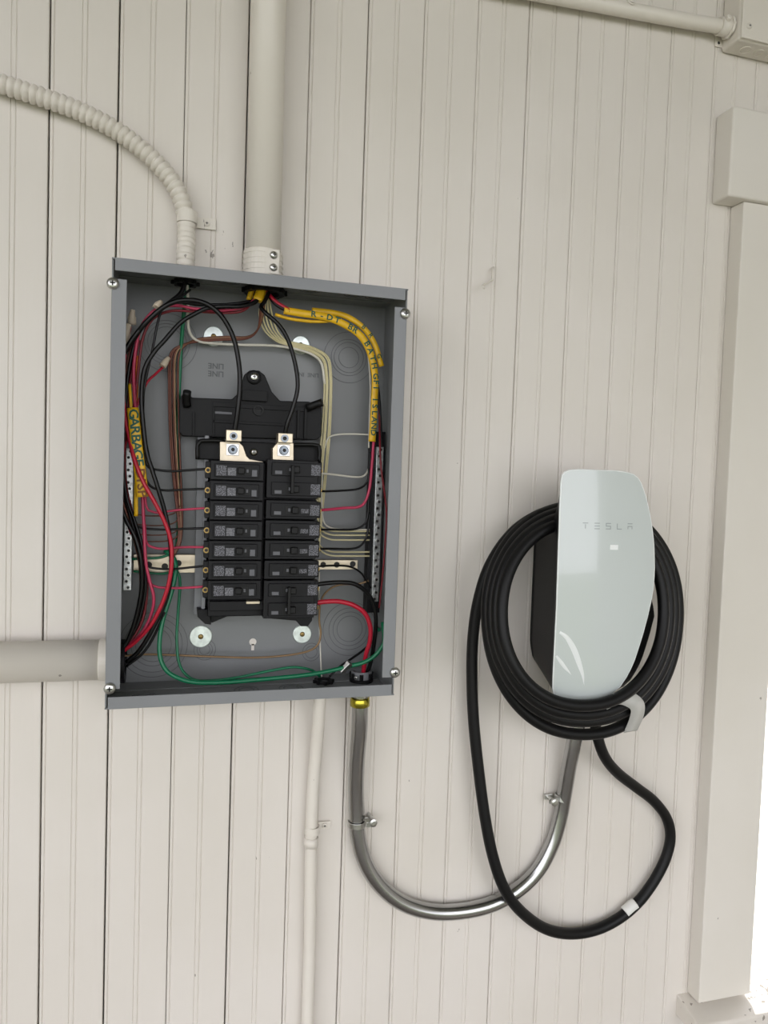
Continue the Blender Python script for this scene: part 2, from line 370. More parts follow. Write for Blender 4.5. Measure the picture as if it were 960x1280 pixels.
for x, d in ((225, 62), (330, 62), (390, 62), (420, 60)):
    mb = MB()
    for r in (14, 9): mb.ring(V(x, d, BZ1-T-1), -UPV, r+.4, r-.4, -.2, .5, 30)
    put('knockout', mb, 'box_mark', panel)
for x, d in ((130, 70), (260, 60), (320, 60)):
    mb = MB()
    for r in (16, 10): mb.ring(V(x, d, BZ0+T), UPV, r+.4, r-.4, -.2, .5, 30)
    put('knockout', mb, 'box_mark', panel)
x, z = P(112+20, 0, 60)
# keyhole slots in the back
for px, py in ((316, 805),):
    x, z = P(px, py, 3.3); mb = MB(); mb.lathe(V(x, 3.25, z+3), OUT, [(5, 0), (5, .3)], 20); mb.box(x-2, x+2, z-9, z, 3.25, 3.55)
    put('keyhole', mb, 'wall', panel)
# upside-down stamped lettering on the back plate
x, z = P(262, 456+9, 3.3)
mb = MB()
cx_, cz_ = P(270, 462, 3.4)
add_text(mb, 'LINE', V(cx_, 3.3, cz_+5), 10.5, Vector((-1, 0, 0)), Vector((0, 0, -1)), .15)
add_text(mb, 'LINE', V(cx_, 3.3, cz_-5.5), 10.5, Vector((-1, 0, 0)), Vector((0, 0, -1)), .15)
put('stamped_lettering', mb, 'box_mark', panel); mb = MB()
cx_, cz_ = P(386, 464, 3.4)
add_text(mb, 'LINE  IN', V(cx_, 3.3, cz_-5), 8, Vector((-1, 0, 0)), Vector((0, 0, -1)), .1)
put('stamped_lettering', mb, 'box_mark', panel)
# washers with screws
for px, py, r in ((267, 420, 13.5), (376, 431, 13), (251, 796, 15.5), (378, 793, 13.5)):
    x, z = P(px, py, 6); mb = MB(); mb.lathe(V(x, 3.2, z), OUT, [(r, 0), (r, 1.2), (r-1, 1.8), (3.6, 1.8)], 36)
    o = put('washer', mb, 'washer', panel)
    a, b = screw_head(V(x, 5, z), OUT, 3.6, h=1.4); put('washer_screw', a, 'brass_screw', o)
# inner steel tray under the breakers
def poly(pts, d): return [P(a, b, d) for a, b in pts]
mb = MB(); x0, z1_ = P(247, 545, 20); x1, _ = P(262, 545, 20); _, z0_ = P(250, 766, 20)
mb.box(x0, x0+14, z0_, z1_, 3.4, 30); mb.box(x0+9, x0+14, z0_, z1_, 30, 44)
put('support_rail', mb, 'box', panel, .5)
# black plastic interior
tray = empty('plastic_interior', V(*[P(320, 560, 30)[0], 3.4, P(320, 780, 30)[1]]), 'black moulded plastic interior holding the breakers, screwed at its pointed tab', 'breaker base')
d1 = 38
out = [(224, 500), (229, 491), (237, 493), (240, 497), (290, 499), (299, 490), (306, 468), (312, 463), (324, 463), (331, 469), (340, 490), (350, 501), (386, 502), (389, 503), (402, 505), (402, 545), (396, 550), (250, 546), (228, 545), (224, 540)]
put('top_plate', MB().prism(poly(out, d1), 22, d1), 'blk2', tray, 1.2)
mb = MB()
for a, b, c, e, q in ((303, 487, 334, 502, 46), (241, 515, 243, 545, 41), (266, 508, 390, 509.5, 40), (266, 528, 360, 529.5, 40), (372, 512, 374, 548, 43), (381, 510, 383, 548, 43), (266, 509, 268, 546, 40)):
    X0, Z1 = P(a, b, q); X1, Z0 = P(c, e, q); mb.box(X0, X1, Z0, Z1, 36, q)
put('moulded_rib', mb, 'blk2', tray, .4)
mb = MB(); X0, Z1 = P(268, 514, 40); X1, Z0 = P(290, 518, 40); mb.box(X0, X1, Z0, Z1, 36, 38.6)
put('slot', mb, 'print', tray)
x, z = P(323, 513, 40); put('oval_boss', MB().lathe(V(x, 37, z), OUT, [(7, 0), (7, 5), (5, 5), (5, 2)], 22), 'blk3', tray)
for pts, r in (([(234, 489, 50), (233, 500, 44), (234, 508, 40)], 5.5), ([(384, 510, 42), (394, 506, 46), (403, 503, 50)], 5.5)):
    put('clip', MB().tube(path(pts), r, 10), 'blk3', tray)
x, z = P(318, 471, 44); put('screw_boss', MB().lathe(V(x, 36, z), OUT, [(10, 0), (9, 6), (7, 7)], 22), 'blk2', tray); add_screw(tray, V(x, 43, z), OUT, 5.2)
# centre spine and lug deck
mb = MB()
X0, Z1 = P(245, 549, 50); X1, Z0 = P(401, 580, 50); mb.box(X0, X1, Z0, Z1, 24, 50)
put('lug_deck', mb, 'blk2', tray, 1.5)
mb = MB()
mb.tube(path([(247, 574, 60), (247, 556, 60), (251, 551, 60), (280, 551, 60)]), 2.6, 8); put('guard_rim', mb, 'blk3', tray); mb = MB(); mb.tube(path([(350, 556, 60), (392, 556, 60), (399, 560, 60), (399, 578, 60)]), 2.6, 8)
put('guard_rim', mb, 'blk3', tray)
mb = MB()
X0, Z1 = P(262, 576, 60); X1, Z0 = P(392, 772, 60); mb.box(X0+2, X1-2, Z0+4, Z1, 24, 62)
put('bus_cover', mb, 'blk', tray, 1.5)
mb = MB()
mb.prism(poly([(246, 762), (262, 762), (264, 781), (256, 780), (247, 771)], 50), 20, 50)
mb.prism(poly([(262, 764), (300, 764), (264, 779)], 40), 20, 40)
put('foot', mb, 'blk2', tray, .8)
put('foot', MB().prism(poly([(326, 755), (392, 760), (390, 776), (385, 783), (376, 783), (370, 776), (336, 773), (328, 766)], 60), 20, 60), 'blk2', tray, .8)
X0, Z1 = P(262, 752, 72); X1, Z0 = P(331, 763, 72)
put('end_cover', MB().box(X0, X1, Z0, Z1, 40, 72), 'blk', tray, 1)
X0, Z1 = P(308, 752, 76); X1, Z0 = P(325, 756, 76)
put('bus_tip', MB().box(X0, X1, Z0+1, Z1, 60, 75), 'tin', tray, .5)
# main lugs
x, z = P(318, 565, 58); add_screw(tray, V(x, 50.2, z), OUT, 5.0, h=5)
def lug(plate, blk, sc1, sc2, lab):
    t = empty('main_lug', V(P(*plate[0], 62)[0], 50, P(*plate[0], 62)[1]), lab, 'terminal lug', 'main lugs')
    put('contact_plate', MB().prism(poly(plate, 66), 50.5, 66), 'tin', t, .5)
    X0, Z1 = P(blk[0], blk[1], 84); X1, Z0 = P(blk[2], blk[3], 84)
    put('lug_body', MB().box(X0, X1, Z0, Z1, 62, 84), 'tin', t, .8)
    x, z = P(*sc1, 85); mb = MB(); mb.ring(V(x, 83.5, z), OUT, 5, 2.8, 0, 2.2, 20); o = put('clamp_screw', mb, 'bolt', t); put('socket', MB().lathe(V(x, 83.6, z), OUT, [(2.9, 0), (2.9, .8)], 6), 'dark', o)
    x, z = P(*sc2, 70); X, Z = x, z
    o = put('square_washer', MB().box(X-8, X+8, Z-7.5, Z+7.5, 66, 68), 'zinc', t, .4)
    mb = MB(); mb.lathe(V(X, 68, Z), OUT, [(6.2, 0), (6.2, 2), (5.5, 2.6)], 24, False); mb.ring(V(X, 70.5, Z), OUT, 4.6, 2.6, 0, 3.4, 6); put('bolt', mb, 'bolt', o)
    put('socket', MB().lathe(V(X, 70.6, Z), OUT, [(2.7, 0), (2.7, 1.2)], 6), 'dark', o)
    return t
lug([(275, 552), (299, 553), (304, 558), (308, 570), (312, 574), (329, 577), (329, 578), (275, 577)], (283, 537, 302, 552), (292, 545), (291, 562), 'left silver main lug with an angled plate, gripping a black feeder')
lug([(341, 560), (347, 553), (367, 554), (367, 578), (341, 577)], (348, 541, 366, 554), (356, 548), (355, 563), 'right silver main lug with a square plate, gripping a black feeder')

# ---- breakers
def breaker(side, zc, rows, lab):
    """single or tied pair. side -1: left column (terminal at left); geometry drawn towards the centre"""
    if side < 0: xa, xb = 201.0, 273.0
    else: xa, xb = 349.0, 277.0
    s = 1 if side < 0 else -1
    hh = 12.3
    zt = zc + hh; zb = zc - 25.4*(rows-1) - hh
    t = empty('circuit_breaker', V((xa+xb)/2, 62, zb), lab, 'circuit breaker', 'circuit breakers in the panel')
    def bx(mb, a, b, z0, z1, d0, d1):
        X0, X1 = sorted((xa+s*a, xa+s*b)); return mb.box(X0, X1, z0, z1, d0, d1)
    put('housing', bx(MB(), 5, 72, zb, zt, 62.5, 85), 'blk', t, .9)
    put('terminal_end', bx(MB(), -1, 6, zb+1.5, zt-1.5, 62.5, 78), 'blk', t, .9)
    for r in range(rows):
        z = zc-25.4*r
        a = bx(MB(), 10, 66, z-8.6, z+8.6, 85, 88.5)
        put('raised_face', a, 'blk', t, .7)
        f = 88.5
        if side < 0:
            put('printed_label', bx(MB(), 12, 24.5, z-6.8, z+6, f, f+.25), 'printed', t)
            put('rating_plate', bx(MB(), 26, 36.5, z-6.5, z+3.4, f, f+.35), 'printed2', t)
            put('handle_slot', bx(MB(), 38, 56, z-6, z+6, f, f+.4), 'blk3', t, .3)
            h_ = put('toggle', bx(MB(), 38.5, 47, z-4.2, z+4.2, f, f+8), 'blk3', t, 1.2); put('handle_mark', bx(MB(), 49.5, 52, z-2, z+2, f+.5, f+1.4), 'print', h_)
            put('corner_window', bx(MB(), 56.5, 63, z-6.8, z+1.5, f, f+.35), 'print', t, .2)
            c = V(xa+2, 78.2, z-.5)
        else:
            put('printed_label', bx(MB(), 2.5, 15, z-7, z+7, f-.6, f+.25), 'printed', t)
            if rows == 1: put('rating_mark', bx(MB(), 17, 27, z-4, z+1.5, f, f+.2), 'printed', t)
            put('handle_slot', bx(MB(), 30, 48, z-6, z+6, f, f+.4), 'blk3', t, .3)
            h_ = put('toggle', bx(MB(), 31, 39.5, z-4.4, z+4.4, f, f+8), 'blk3', t, 1.2); put('handle_mark', bx(MB(), 41, 44, z-2, z+2, f+.5, f+1.4), 'print', h_)
            put('corner_window', bx(MB(), 53, 62, z-6.5, z-2, f, f+.3), 'print', t, .2)
            c = V(xa-1, 74, z-.5)
        mb = MB(); mb.ring(c, OUT, 3.7, 2.1, 0, 1.6, 16)
        o = put('terminal_screw', mb, 'brass_screw', t); put('recess', MB().lathe(c, OUT, [(2.2, -.3), (2.2, .3)], 14), 'dark', o)
    if rows == 2:
        put('handle_tie', bx(MB(), 38.5 if side > 0 else 40, 42.5 if side > 0 else 44, zc-25.4-5.5, zc+5.5, 93, 99.5), 'blk3' , t, .8)
    return t
zl = P(258, 587, 88)[1]
PIT_ = 25.6
names = ['top', 'second', 'third', 'fourth', 'fifth', 'sixth', 'bottom']
feeds = ['fed by a black wire', 'fed by a black wire', 'fed by a faded red wire', 'fed by a black wire', 'fed by a faded red wire', 'fed by a black wire', 'fed by a faded red wire']
b0 = breaker(-1, zl, 1, 'topmost single circuit breaker of the left column, fed by a black wire')
for i in range(1, 7):
    place = names[i] + (' from the top' if i < 6 else 'most')
    copy_tree(b0, Vector((0, 0, -PIT_*i/1000)), '%s single breaker in the left column, %s' % (place, feeds[i]))
zr = P(395, 588, 88)[1]
pr_ = (P(395, 588, 88)[1]-P(395, 762, 88)[1])/7
breaker(1, zr, 2, 'double black circuit breaker with tied handles at the top of the right column')
b1 = breaker(1, zr-2*pr_, 1, 'uppermost single circuit breaker in the right column, fed by a red wire')
rl = ['second of the four single breakers in the right column', 'third of the four single breakers in the right column', 'lowest single breaker in the right column, above the bottom tied pair']
for i in range(3): copy_tree(b1, Vector((0, 0, -pr_*(i+1)/1000)), rl[i])
breaker(1, zr-6*pr_, 2, 'double black circuit breaker with thick red and black wires at the bottom right')

# ---- terminal bars and their straps
def tbar(x0, x1, z0, z1, d0, d1, n, lab, group, m='alu'):
    t = empty('terminal_bar', V((x0+x1)/2, d0, z0), lab, 'terminal bar', group)
    put('bar', MB().box(x0, x1, z0, z1, d0, d1), m, t, .6)
    first = None; dz = (z1-z0-8)/(n-1)
    for i in range(n):
        z = z1-4-i*dz
        if first is None:
            mb = MB(); mb.ring(V((x0+x1)/2+1, d1, z), OUT, 3.3, 1.9, 0, 1.8, 14); mb.lathe(V((x0+x1)/2+1, d1, z), OUT, [(2.2, 0), (2.2, .6)], 12)
            first = put('bar_screw', mb, 'zinc', t)
            put('screw_hole', MB().lathe(V((x0+x1)/2+1, d1+.5, z), OUT, [(2.3, 0), (2.3, .5)], 12), 'dark', first)
        else:
            o = first.copy(); COL.objects.link(o); o.location.z = -i*dz/1000; o.location.x = (-2.2 if i % 2 else 0)/1000
            for g in [c for c in COL.objects if c.parent == first]:
                g2 = g.copy(); COL.objects.link(g2); g2.parent = o
    return t
xL, zL1 = P(157, 560, 38); xL2, zL0 = P(166, 738, 38)
tbar(xL, xL+10, zL0, zL1, 28, 38, 23, 'long silver terminal bar on the left, half hidden behind the wires', 'terminal bars')
xR, zR1 = P(463, 558, 38); xR2, zR0 = P(473, 752, 38)
tbar(xR2-10, xR2, zR0, zR1, 28, 38, 24, 'long silver terminal bar on the right, on a black insulator', 'terminal bars')
ins = MB(); ins.box(xR2-15, xR2+14, zR0-18, zR1+22, 8, 27.5); ins.box(xR2+6, xR2+13, zR0-6, zR1+12, 27.5, 50)
tag(put('bar_insulator', ins, 'blk', None, 1.0), 'black plastic insulator strip behind the right terminal bar', 'insulator')
def strap(px0, py0, px1, py1, holes, lab):
    X0, Z1 = P(px0, py0, 24); X1, Z0 = P(px1, py1, 24)
    t = empty('bonding_strap', V((X0+X1)/2, 3.4, Z0), lab, 'metal strap', 'bonding straps')
    put('strap_plate', MB().box(X0, X1, Z0, Z1, 21, 24), 'tin', t, .5)
    put('strap_fold', MB().box(X0, X1, Z1-3, Z1-1.2, 3.5, 21), 'tin', t)
    for a, b in holes:
        x, z = P(a, b, 24.3); put('hole', MB().lathe(V(x, 24, z), OUT, [(4.2, 0), (4.2, .3)], 18), 'dark', t)
strap(167, 693, 247, 716, ((186, 706), (206, 708), (223, 704)), 'silver strap crossing from the left terminal bar to the breakers')
strap(397, 700, 447, 712, ((404, 706), (421, 706), (441, 705)), 'short silver strap between the right breakers and right terminal bar')

# ================================================================ WIRES INSIDE THE PANEL
def wire(name, pts, r, m, lab, grp=None, step=4, seg=8):
    q = path(pts, step)
    for v in q: v.x = min(max(v.x, (BX0+T+r+.6)/1000), (BX1-T-r-.6)/1000)   # wires stay inside the side walls
    o = put(name, MB().tube(q, r, seg), m)
    return tag(o, lab, 'wire', grp)
F1 = [(232, 352, 58), (226, 366, 60), (212, 378, 66), (196, 390, 70), (178, 408, 74), (160, 432, 74), (147, 462, 70), (143, 500, 66), (143, 560, 62), (146, 615, 62), (157, 648, 64), (169, 672, 66), (176, 700, 66), (177, 735, 62), (170, 772, 58), (160, 800, 56), (150, 815, 56)]
wire('feeder_wire', [(150, 440+8, 60), (163, 430, 66), (178, 408, 76), (200, 387, 80), (216, 378, 80), (234, 375, 80), (256, 379, 80), (276, 394, 80), (291, 420, 80), (298, 450, 80), (300, 480, 80), (297, 515, 78), (293, 541, 74)], 3.1, 'wblk', 'thick black wire looping down to the left main lug')
wire('feeder_wire', [(336, 366, 60), (330, 378, 66), (326, 384, 70), (333, 392, 78), (350, 408, 80), (362, 430, 80), (370, 460, 80), (372, 485, 80), (366, 510, 80), (359, 530, 78), (356, 545, 74)], 2.8, 'wblk', 'thick black wire dropping from the top pipe to the right main lug')
wire('feeder_wire', [(326, 368, 58), (318, 378, 62), (300, 383, 70), (282, 383, 74), (260, 385, 76), (242, 393, 78), (225, 404, 78), (207, 424, 78), (192, 441, 78), (181, 461, 78), (177, 490, 76), (178, 520, 76), (183, 563, 76), (190, 587, 76), (197, 609, 76), (206, 640, 74), (212, 672, 74), (214, 710, 72), (209, 745, 70), (194, 780, 66), (175, 812, 60), (158, 828, 56)], 2.9, 'wblk', 'long black wire from the top pipe curving down to the left pipe')
wire('feeder_wire', F1, 2.8, 'wblk', 'black wire hugging the left edge of the panel down to the left pipe')
wire('branch_wire', [(238, 362, 54), (222, 374, 60), (205, 384, 62), (198, 400, 62), (190, 440, 60), (183, 470, 60), (179, 500, 60), (180, 560, 60), (181, 575, 60), (187, 585, 58), (212, 589, 58), (232, 588, 58), (259, 586, 66)], 1.6, 'wblk', 'thin black wire running to the topmost left breaker', 'branch wires on the left')
wire('branch_wire', [(178, 470, 56), (176, 520, 54), (178, 580, 54), (184, 602, 56), (192, 610, 56), (207, 613, 58), (229, 612, 58), (259, 611, 66)], 1.5, 'wblk', 'thin black wire running to the second left breaker', 'branch wires on the left')
wire('branch_wire', [(180, 600, 54), (183, 633, 56), (189, 639, 56), (200, 641, 58), (218, 638, 58), (259, 635, 66)], 1.5, 'wpink', 'thin faded red wire running to the third left breaker', 'branch wires on the left')
wire('branch_wire', [(166, 640, 50), (170, 655, 52), (178, 660, 54), (203, 662, 58), (230, 661, 58), (259, 660, 66)], 1.5, 'wblk', 'thin black wire running to the fourth left breaker', 'branch wires on the left')
wire('branch_wire', [(181, 655, 56), (183, 678, 56), (191, 684, 58), (204, 686, 60), (229, 684, 60), (259, 684, 66)], 1.6, 'wpink', 'thin faded red wire running to the fifth left breaker', 'branch wires on the left')
wire('branch_wire', [(178, 690, 54), (184, 707, 56), (200, 711, 58), (220, 711, 60), (259, 707, 66)], 1.5, 'wblk', 'thin black wire crossing the silver strap to the sixth left breaker', 'branch wires on the left')
wire('branch_wire', [(180, 700, 54), (184, 722, 56), (189, 730, 56), (198, 734, 58), (225, 735, 60), (259, 733, 66)], 1.6, 'wpink', 'thin faded red wire running to the bottommost left breaker', 'branch wires on the left')
wire('red_wire', [(162, 408, 56), (156, 440, 60), (153, 480, 64), (156, 520, 68), (161, 545, 72), (168, 574, 80), (179, 602, 84), (194, 629, 84), (207, 655, 82), (214, 680, 80), (214, 712, 78), (206, 746, 74), (190, 779, 68), (172, 800, 60), (154, 814, 56)], 2.6, 'wred', 'thick red wire crossing over the yellow tape down to the left pipe')
wire('red_wire', [(322, 372, 56), (312, 380, 62), (300, 385, 66), (275, 388, 66), (245, 386, 66), (222, 382, 64), (200, 384, 62), (184, 397, 62), (174, 415, 62), (169, 441, 60), (167, 470, 60), (170, 520, 58), (174, 570, 56), (178, 620, 56), (180, 660, 60), (182, 700, 62), (187, 726, 62), (192, 745, 62), (190, 765, 60), (178, 790, 58), (156, 812, 54)], 2.1, 'wpink', 'faded red wire arching across the top and down the left side')
wire('red_wire', [(318, 374, 52), (304, 388, 58), (280, 391, 60), (240, 389, 60), (212, 389, 58), (190, 400, 56), (178, 425, 54), (172, 470, 54), (166, 520, 50)], 1.8, 'wdred', 'dark red wire lying under the faded red wire at the top')
wire('red_wire', [(208, 455, 36), (195, 467, 44), (184, 478, 50), (174, 500, 52), (160, 545, 50), (150, 585, 50), (149, 620, 50), (158, 650, 50), (164, 668, 50)], 1.6, 'wred', 'thin red wire slanting down from the small tan connector')
wire('black_wire', [(315, 376, 50), (290, 380, 56), (250, 381, 60), (222, 378, 58), (196, 388, 60), (180, 404, 60), (168, 430, 58), (160, 470, 58), (156, 520, 54), (153, 570, 50), (158, 620, 52), (168, 650, 54), (178, 684, 58), (182, 720, 58), (180, 750, 56), (170, 785, 54), (152, 812, 54)], 2.0, 'wblk', 'black wire beside the dark red one along the left bundle')
for i, (o_, c_, lb) in enumerate(((0, 'wcop', 'brown wire outermost in the left edge bundle'), (4, 'wblk', 'black wire inside the left edge bundle behind the tan connectors'), (8, 'wdred', 'dark red wire inside the left edge bundle'))):
    wire('bundle_wire', [(166+o_, 425, 50), (158+o_, 460, 52), (152+o_, 500, 50), (148+o_, 560, 46), (150+o_, 610, 44), (160+o_, 650, 48), (172+o_, 690, 50), (176+o_, 730, 48), (170+o_, 775, 48), (156, 806+o_, 50)], 1.9, c_, lb)
wire('bundle_wire', [(206, 820-6, 50), (212, 790, 56), (206, 765, 56), (195, 790, 54), (180, 815, 52), (158, 833, 50)][2:], 1.8, 'wblk', 'short black wire under the red wire entering the left pipe')
wire('orange_wire', [(173, 430, 54), (162, 425, 50), (162, 445, 50), (162, 480, 50), (164, 512, 48)][1:], 1.7, 'worg', 'orange wire running down into the yellow tape')
wire('orange_wire', [(172, 445, 52), (171, 470, 52), (171, 490, 50), (170, 512, 48)], 1.9, 'worg', 'short orange wire between red and black wires at left')
# copper bundle
lbl = ['leftmost', 'second', 'third', 'fourth', 'rightmost']
for i in range(5):
    e = (0, 2.2, 5.6, 7.4, 11.5)[i]; c_ = 'wcop' if i != 3 else 'wbrz'
    wire('ground_wire', [(326+i*1.2, 372, 52), (325+i, 392, 44), (322, 412, 36), (309, 423-i*.5, 28), (280, 425-i, 24), (248, 425-i*.8+2, 22), (228-5+e*.6, 431+2, 20), (215-3+e, 446, 20), (211+e, 480, 20), (212+e, 530, 20), (215+e*.9, 580, 22), (219+e*.7, 620, 24), (223+e*.4, 655, 26), (222+e*.3, 678, 28), (214+e*.3, 695, 30)], 1.35, c_, '%s brown wire of the bundle bending down beside the black base' % lbl[i], 'brown wire bundle', seg=6)
for i, y in enumerate((644, 656, 668, 676)):
    wire('ground_wire', [(225, y-12, 26), (220, y-4, 26), (210, y, 28), (190, y+1, 30), (167, y-1, 34)], 1.0, 'wcop', '%s of four thin brown wires reaching the left terminal bar' % ['topmost', 'second', 'third', 'lowest'][i], 'brown branch wires', seg=6)
wire('green_wire', [(235, 356, 40), (231, 378, 34), (229, 400, 28), (226, 440, 18), (224, 480, 16), (222, 540, 14), (222, 600, 14), (223, 660, 18), (220, 690, 24)], 2.6, 'wgrn', 'green wire dropping from the top left pipe behind the brown bundle')
G1 = [(165, 699, 36), (180, 698, 36), (200, 697, 34), (214, 692, 34)]
wire('green_wire', G1, 1.8, 'wgrn', 'short green wire from the left terminal bar above the strap')
wire('green_wire', [(167, 714, 36), (185, 716, 34), (205, 717, 32), (218, 712, 34)], 1.6, 'wgrn', 'short green wire from the left terminal bar below the strap')
wire('green_wire', [(206, 688, 34), (216, 696, 38), (220, 708, 42), (218, 725, 46), (213, 745, 50), (205, 770, 54), (200, 795, 58), (200, 820, 62), (208, 838, 66), (224, 848, 68), (245, 853, 70), (280, 853, 70), (330, 849, 70), (380, 844, 68), (410, 839, 66), (440, 832, 64)], 3.0, 'wgrn', 'thick green wire sweeping round the bottom left corner of the panel')
wire('green_wire', [(212, 700, 30), (222, 715, 34), (225, 730, 34), (223, 760, 34), (221, 795, 36), (223, 825, 42), (232, 843, 50), (250, 851, 56), (290, 848, 56), (340, 838, 52), (368, 834, 48), (390, 838, 44), (400, 846, 40)], 1.9, 'wgrn', 'thinner green wire hanging inside the sweeping thick green one')
wire('green_wire', [(432, 833, 64), (452, 829, 66), (468, 820, 68), (479, 806, 70), (484, 792, 68), (484, 775, 60), (480, 765, 50)][:5] + [(486, 778, 60)], 3.0, 'wgrn', 'thick green wire rising from the split bolt to the right side')
wire('green_wire', [(488, 787, 40), (478, 786, 30), (471, 791, 22), (469, 800, 16)], 2.8, 'wgrn', 'short green wire arching out behind the right edge')
# split bolt
x, z = P(433, 833, 66)
sbt = empty('split_bolt', V(x, 58, z-8), 'small zinc connector joining the thick green wires at the bottom', 'wire connector')
put('bolt_body', MB().lathe(V(x-3, 64, z-4), Vector((.6, -.2, .75)), [(4.5, -5), (4.5, 9), (3.5, 10)], 6), 'zinc', sbt, .4); put('nut', MB().lathe(V(x+3, 66, z+3), Vector((.6, -.2, .75)), [(5.6, -2), (5.6, 3)], 6), 'zinc', sbt, .4)
# white and cream wires
wire('white_wire', [(234, 356, 46), (235, 380, 40), (235, 400, 30), (237, 415, 24), (245, 425, 22), (262, 429, 22), (300, 431, 22), (340, 432, 22), (368, 436, 22), (390, 443, 22), (402, 455, 22), (406, 480, 22)], 1.9, 'wwht', 'white wire from the top left pipe running across to the cream bundle')
rend = [(664, 0), (669, 0), (675, 0), (690, 0), (695, 0)]
ll = ['first', 'second', 'third', 'fourth', 'fifth']
for i in range(5):
    o_ = (0, 2.9, 4.6, 8.2, 10.2)[i]; ye = rend[i][0]
    wire('cream_wire', [(328+i*2, 372, 50), (324+i*4, 392, 42), (330+i*4, 412, 32), (345+i*3, 426, 24), (362+i, 432-i, 22), (385+o_*.6, 440-i*1.4, 22), (400+o_, 450-i*.8, 22), (405+o_*.9, 470, 22), (405+o_*.9, 500, 24), (402+o_, 545, 26), (398+o_, 590, 26), (396+o_*.8, 630, 26), (396+o_*.4, ye-22, 28), (400, ye-8, 30), (412, ye-1, 32), (430, ye, 34), (462, ye, 36)], 1.25, 'wtan', '%s cream wire from the top among those reaching the right terminal bar' % ll[i], 'cream wire bundle', seg=6)
wire('white_wire', [(406, 560, 26), (410, 548, 28), (420, 543.5, 32), (440, 542.5, 34), (464, 543.5, 36)], 1.2, 'wwht', 'thin white wire branching right above the other branches', seg=6)
wire('white_wire', [(396, 592, 66), (404, 592, 60), (420, 593.5, 50), (440, 596, 44), (452, 596, 40), (458, 592, 36), (461, 586, 34)], 1.5, 'wwht', 'thin white wire from the top right breaker', seg=6)
wire('white_wire', [(403, 585, 26), (402, 620, 26), (404, 650, 28), (412, 659, 30), (430, 662, 34), (462, 662, 36)], 1.3, 'wwht', 'thin white wire making a square corner near the right bar', seg=6)
wire('black_branch_wire', [(396, 614, 66), (410, 614, 56), (432, 613, 48), (448, 611, 44), (457, 605, 42), (461, 594, 42), (463, 565, 44)], 1.5, 'wblk', 'thin black wire from the lower pole of the top right breaker')
wire('red_branch_wire', [(395, 638, 66), (410, 637, 56), (430, 635, 48), (447, 634, 46), (456, 628, 46), (462, 610, 46), (465, 580, 48), (467, 552, 50)], 2.0, 'wpink', 'faded red wire from the right column up into the yellow tape')
wire('black_branch_wire', [(396, 662, 66), (415, 662, 54), (440, 662, 46), (452, 658, 44), (459, 648, 44), (461, 620, 44), (461, 585, 44)], 1.5, 'wblk', 'thin black wire from the second single breaker on the right')
wire('black_branch_wire', [(396, 686, 66), (415, 686, 54), (440, 686, 46), (452, 681, 44), (459, 668, 42), (462, 640, 42)], 1.6, 'wblk', 'thin black wire from the third single breaker on the right')
wire('black_branch_wire', [(396, 708, 66), (415, 707, 54), (436, 708, 44), (450, 715, 38), (458, 726, 34), (463, 735, 32)], 1.4, 'wblk', 'thin dark wire from the lowest single breaker on the right')
wire('charger_supply_wire', [(392, 731, 68), (408, 729, 68), (425, 728, 68), (443, 730, 66), (458, 740, 62), (467, 755, 60), (470, 775, 58), (468, 800, 54), (464, 825, 48), (456, 850, 42)], 3.0, 'wblk', 'thick black wire arching from the bottom right breaker to the lower conduit')
wire('charger_supply_wire', [(392, 754, 68), (408, 752, 70), (425, 752, 70), (443, 757, 70), (457, 768, 68), (463, 785, 66), (462, 803, 62), (457, 820, 56), (453, 850, 44)], 3.3, 'wred', 'thick bright red wire arching from the bottom right breaker to the lower conduit')
wire('black_wire', [(468, 800, 18), (455, 812, 20), (440, 823, 26), (424, 834, 34), (412, 846, 38)], 1.8, 'wblk', 'black wire slanting down to the small bottom hole')
wire('bare_wire', [(461, 726, 34), (447, 730, 30), (425, 731, 28), (410, 738, 26), (401, 752, 26), (399, 775, 26), (401, 792, 26), (397, 806, 26), (385, 814, 28), (360, 819, 28), (320, 822, 28), (270, 821, 28), (220, 819, 28), (180, 818, 32), (155, 820, 44)], 1.5, 'wbrz', 'bare bronze wire running along the bottom to the left pipe')
wire('white_wire', [(399, 715, 22), (399, 760, 16), (400, 800, 18), (401, 825, 24), (402, 846, 36)], 1.1, 'wwht', 'thin white wire hanging straight down into the small bottom hole')
wire('bundle_wire', [(470, 470, 40), (474, 500, 38), (477, 560, 36), (479, 620, 34), (479, 690, 34), (475, 745, 34)], 2.2, 'wblk', 'black wire behind the right terminal bar')
wire('bundle_wire', [(466, 455, 42), (472, 480, 40), (474, 520, 38), (476, 580, 60), (483, 640, 58), (480, 700, 56), (474, 760, 50)], 1.4, 'wdred', 'brown wire in the shade beside the right edge')
wire('white_wire', [(460, 440, 30), (463, 480, 30), (462, 520, 30), (461, 560, 34)], 1.2, 'wwht', 'thin white wire behind the yellow tape on the right')
for i, (a, c_, lb) in enumerate((((336, 368), 'wred', 'short red wire entering the upper yellow tape'), ((338, 372), 'wblk', 'short black wire entering the upper yellow tape'))):
    wire('bundle_wire', [(a[0]-6, 360, 52), (a[0], a[1], 56), (346+i*1, 378+i*4, 60), (362, 388+i*2, 62)], 2.6, c_, lb)

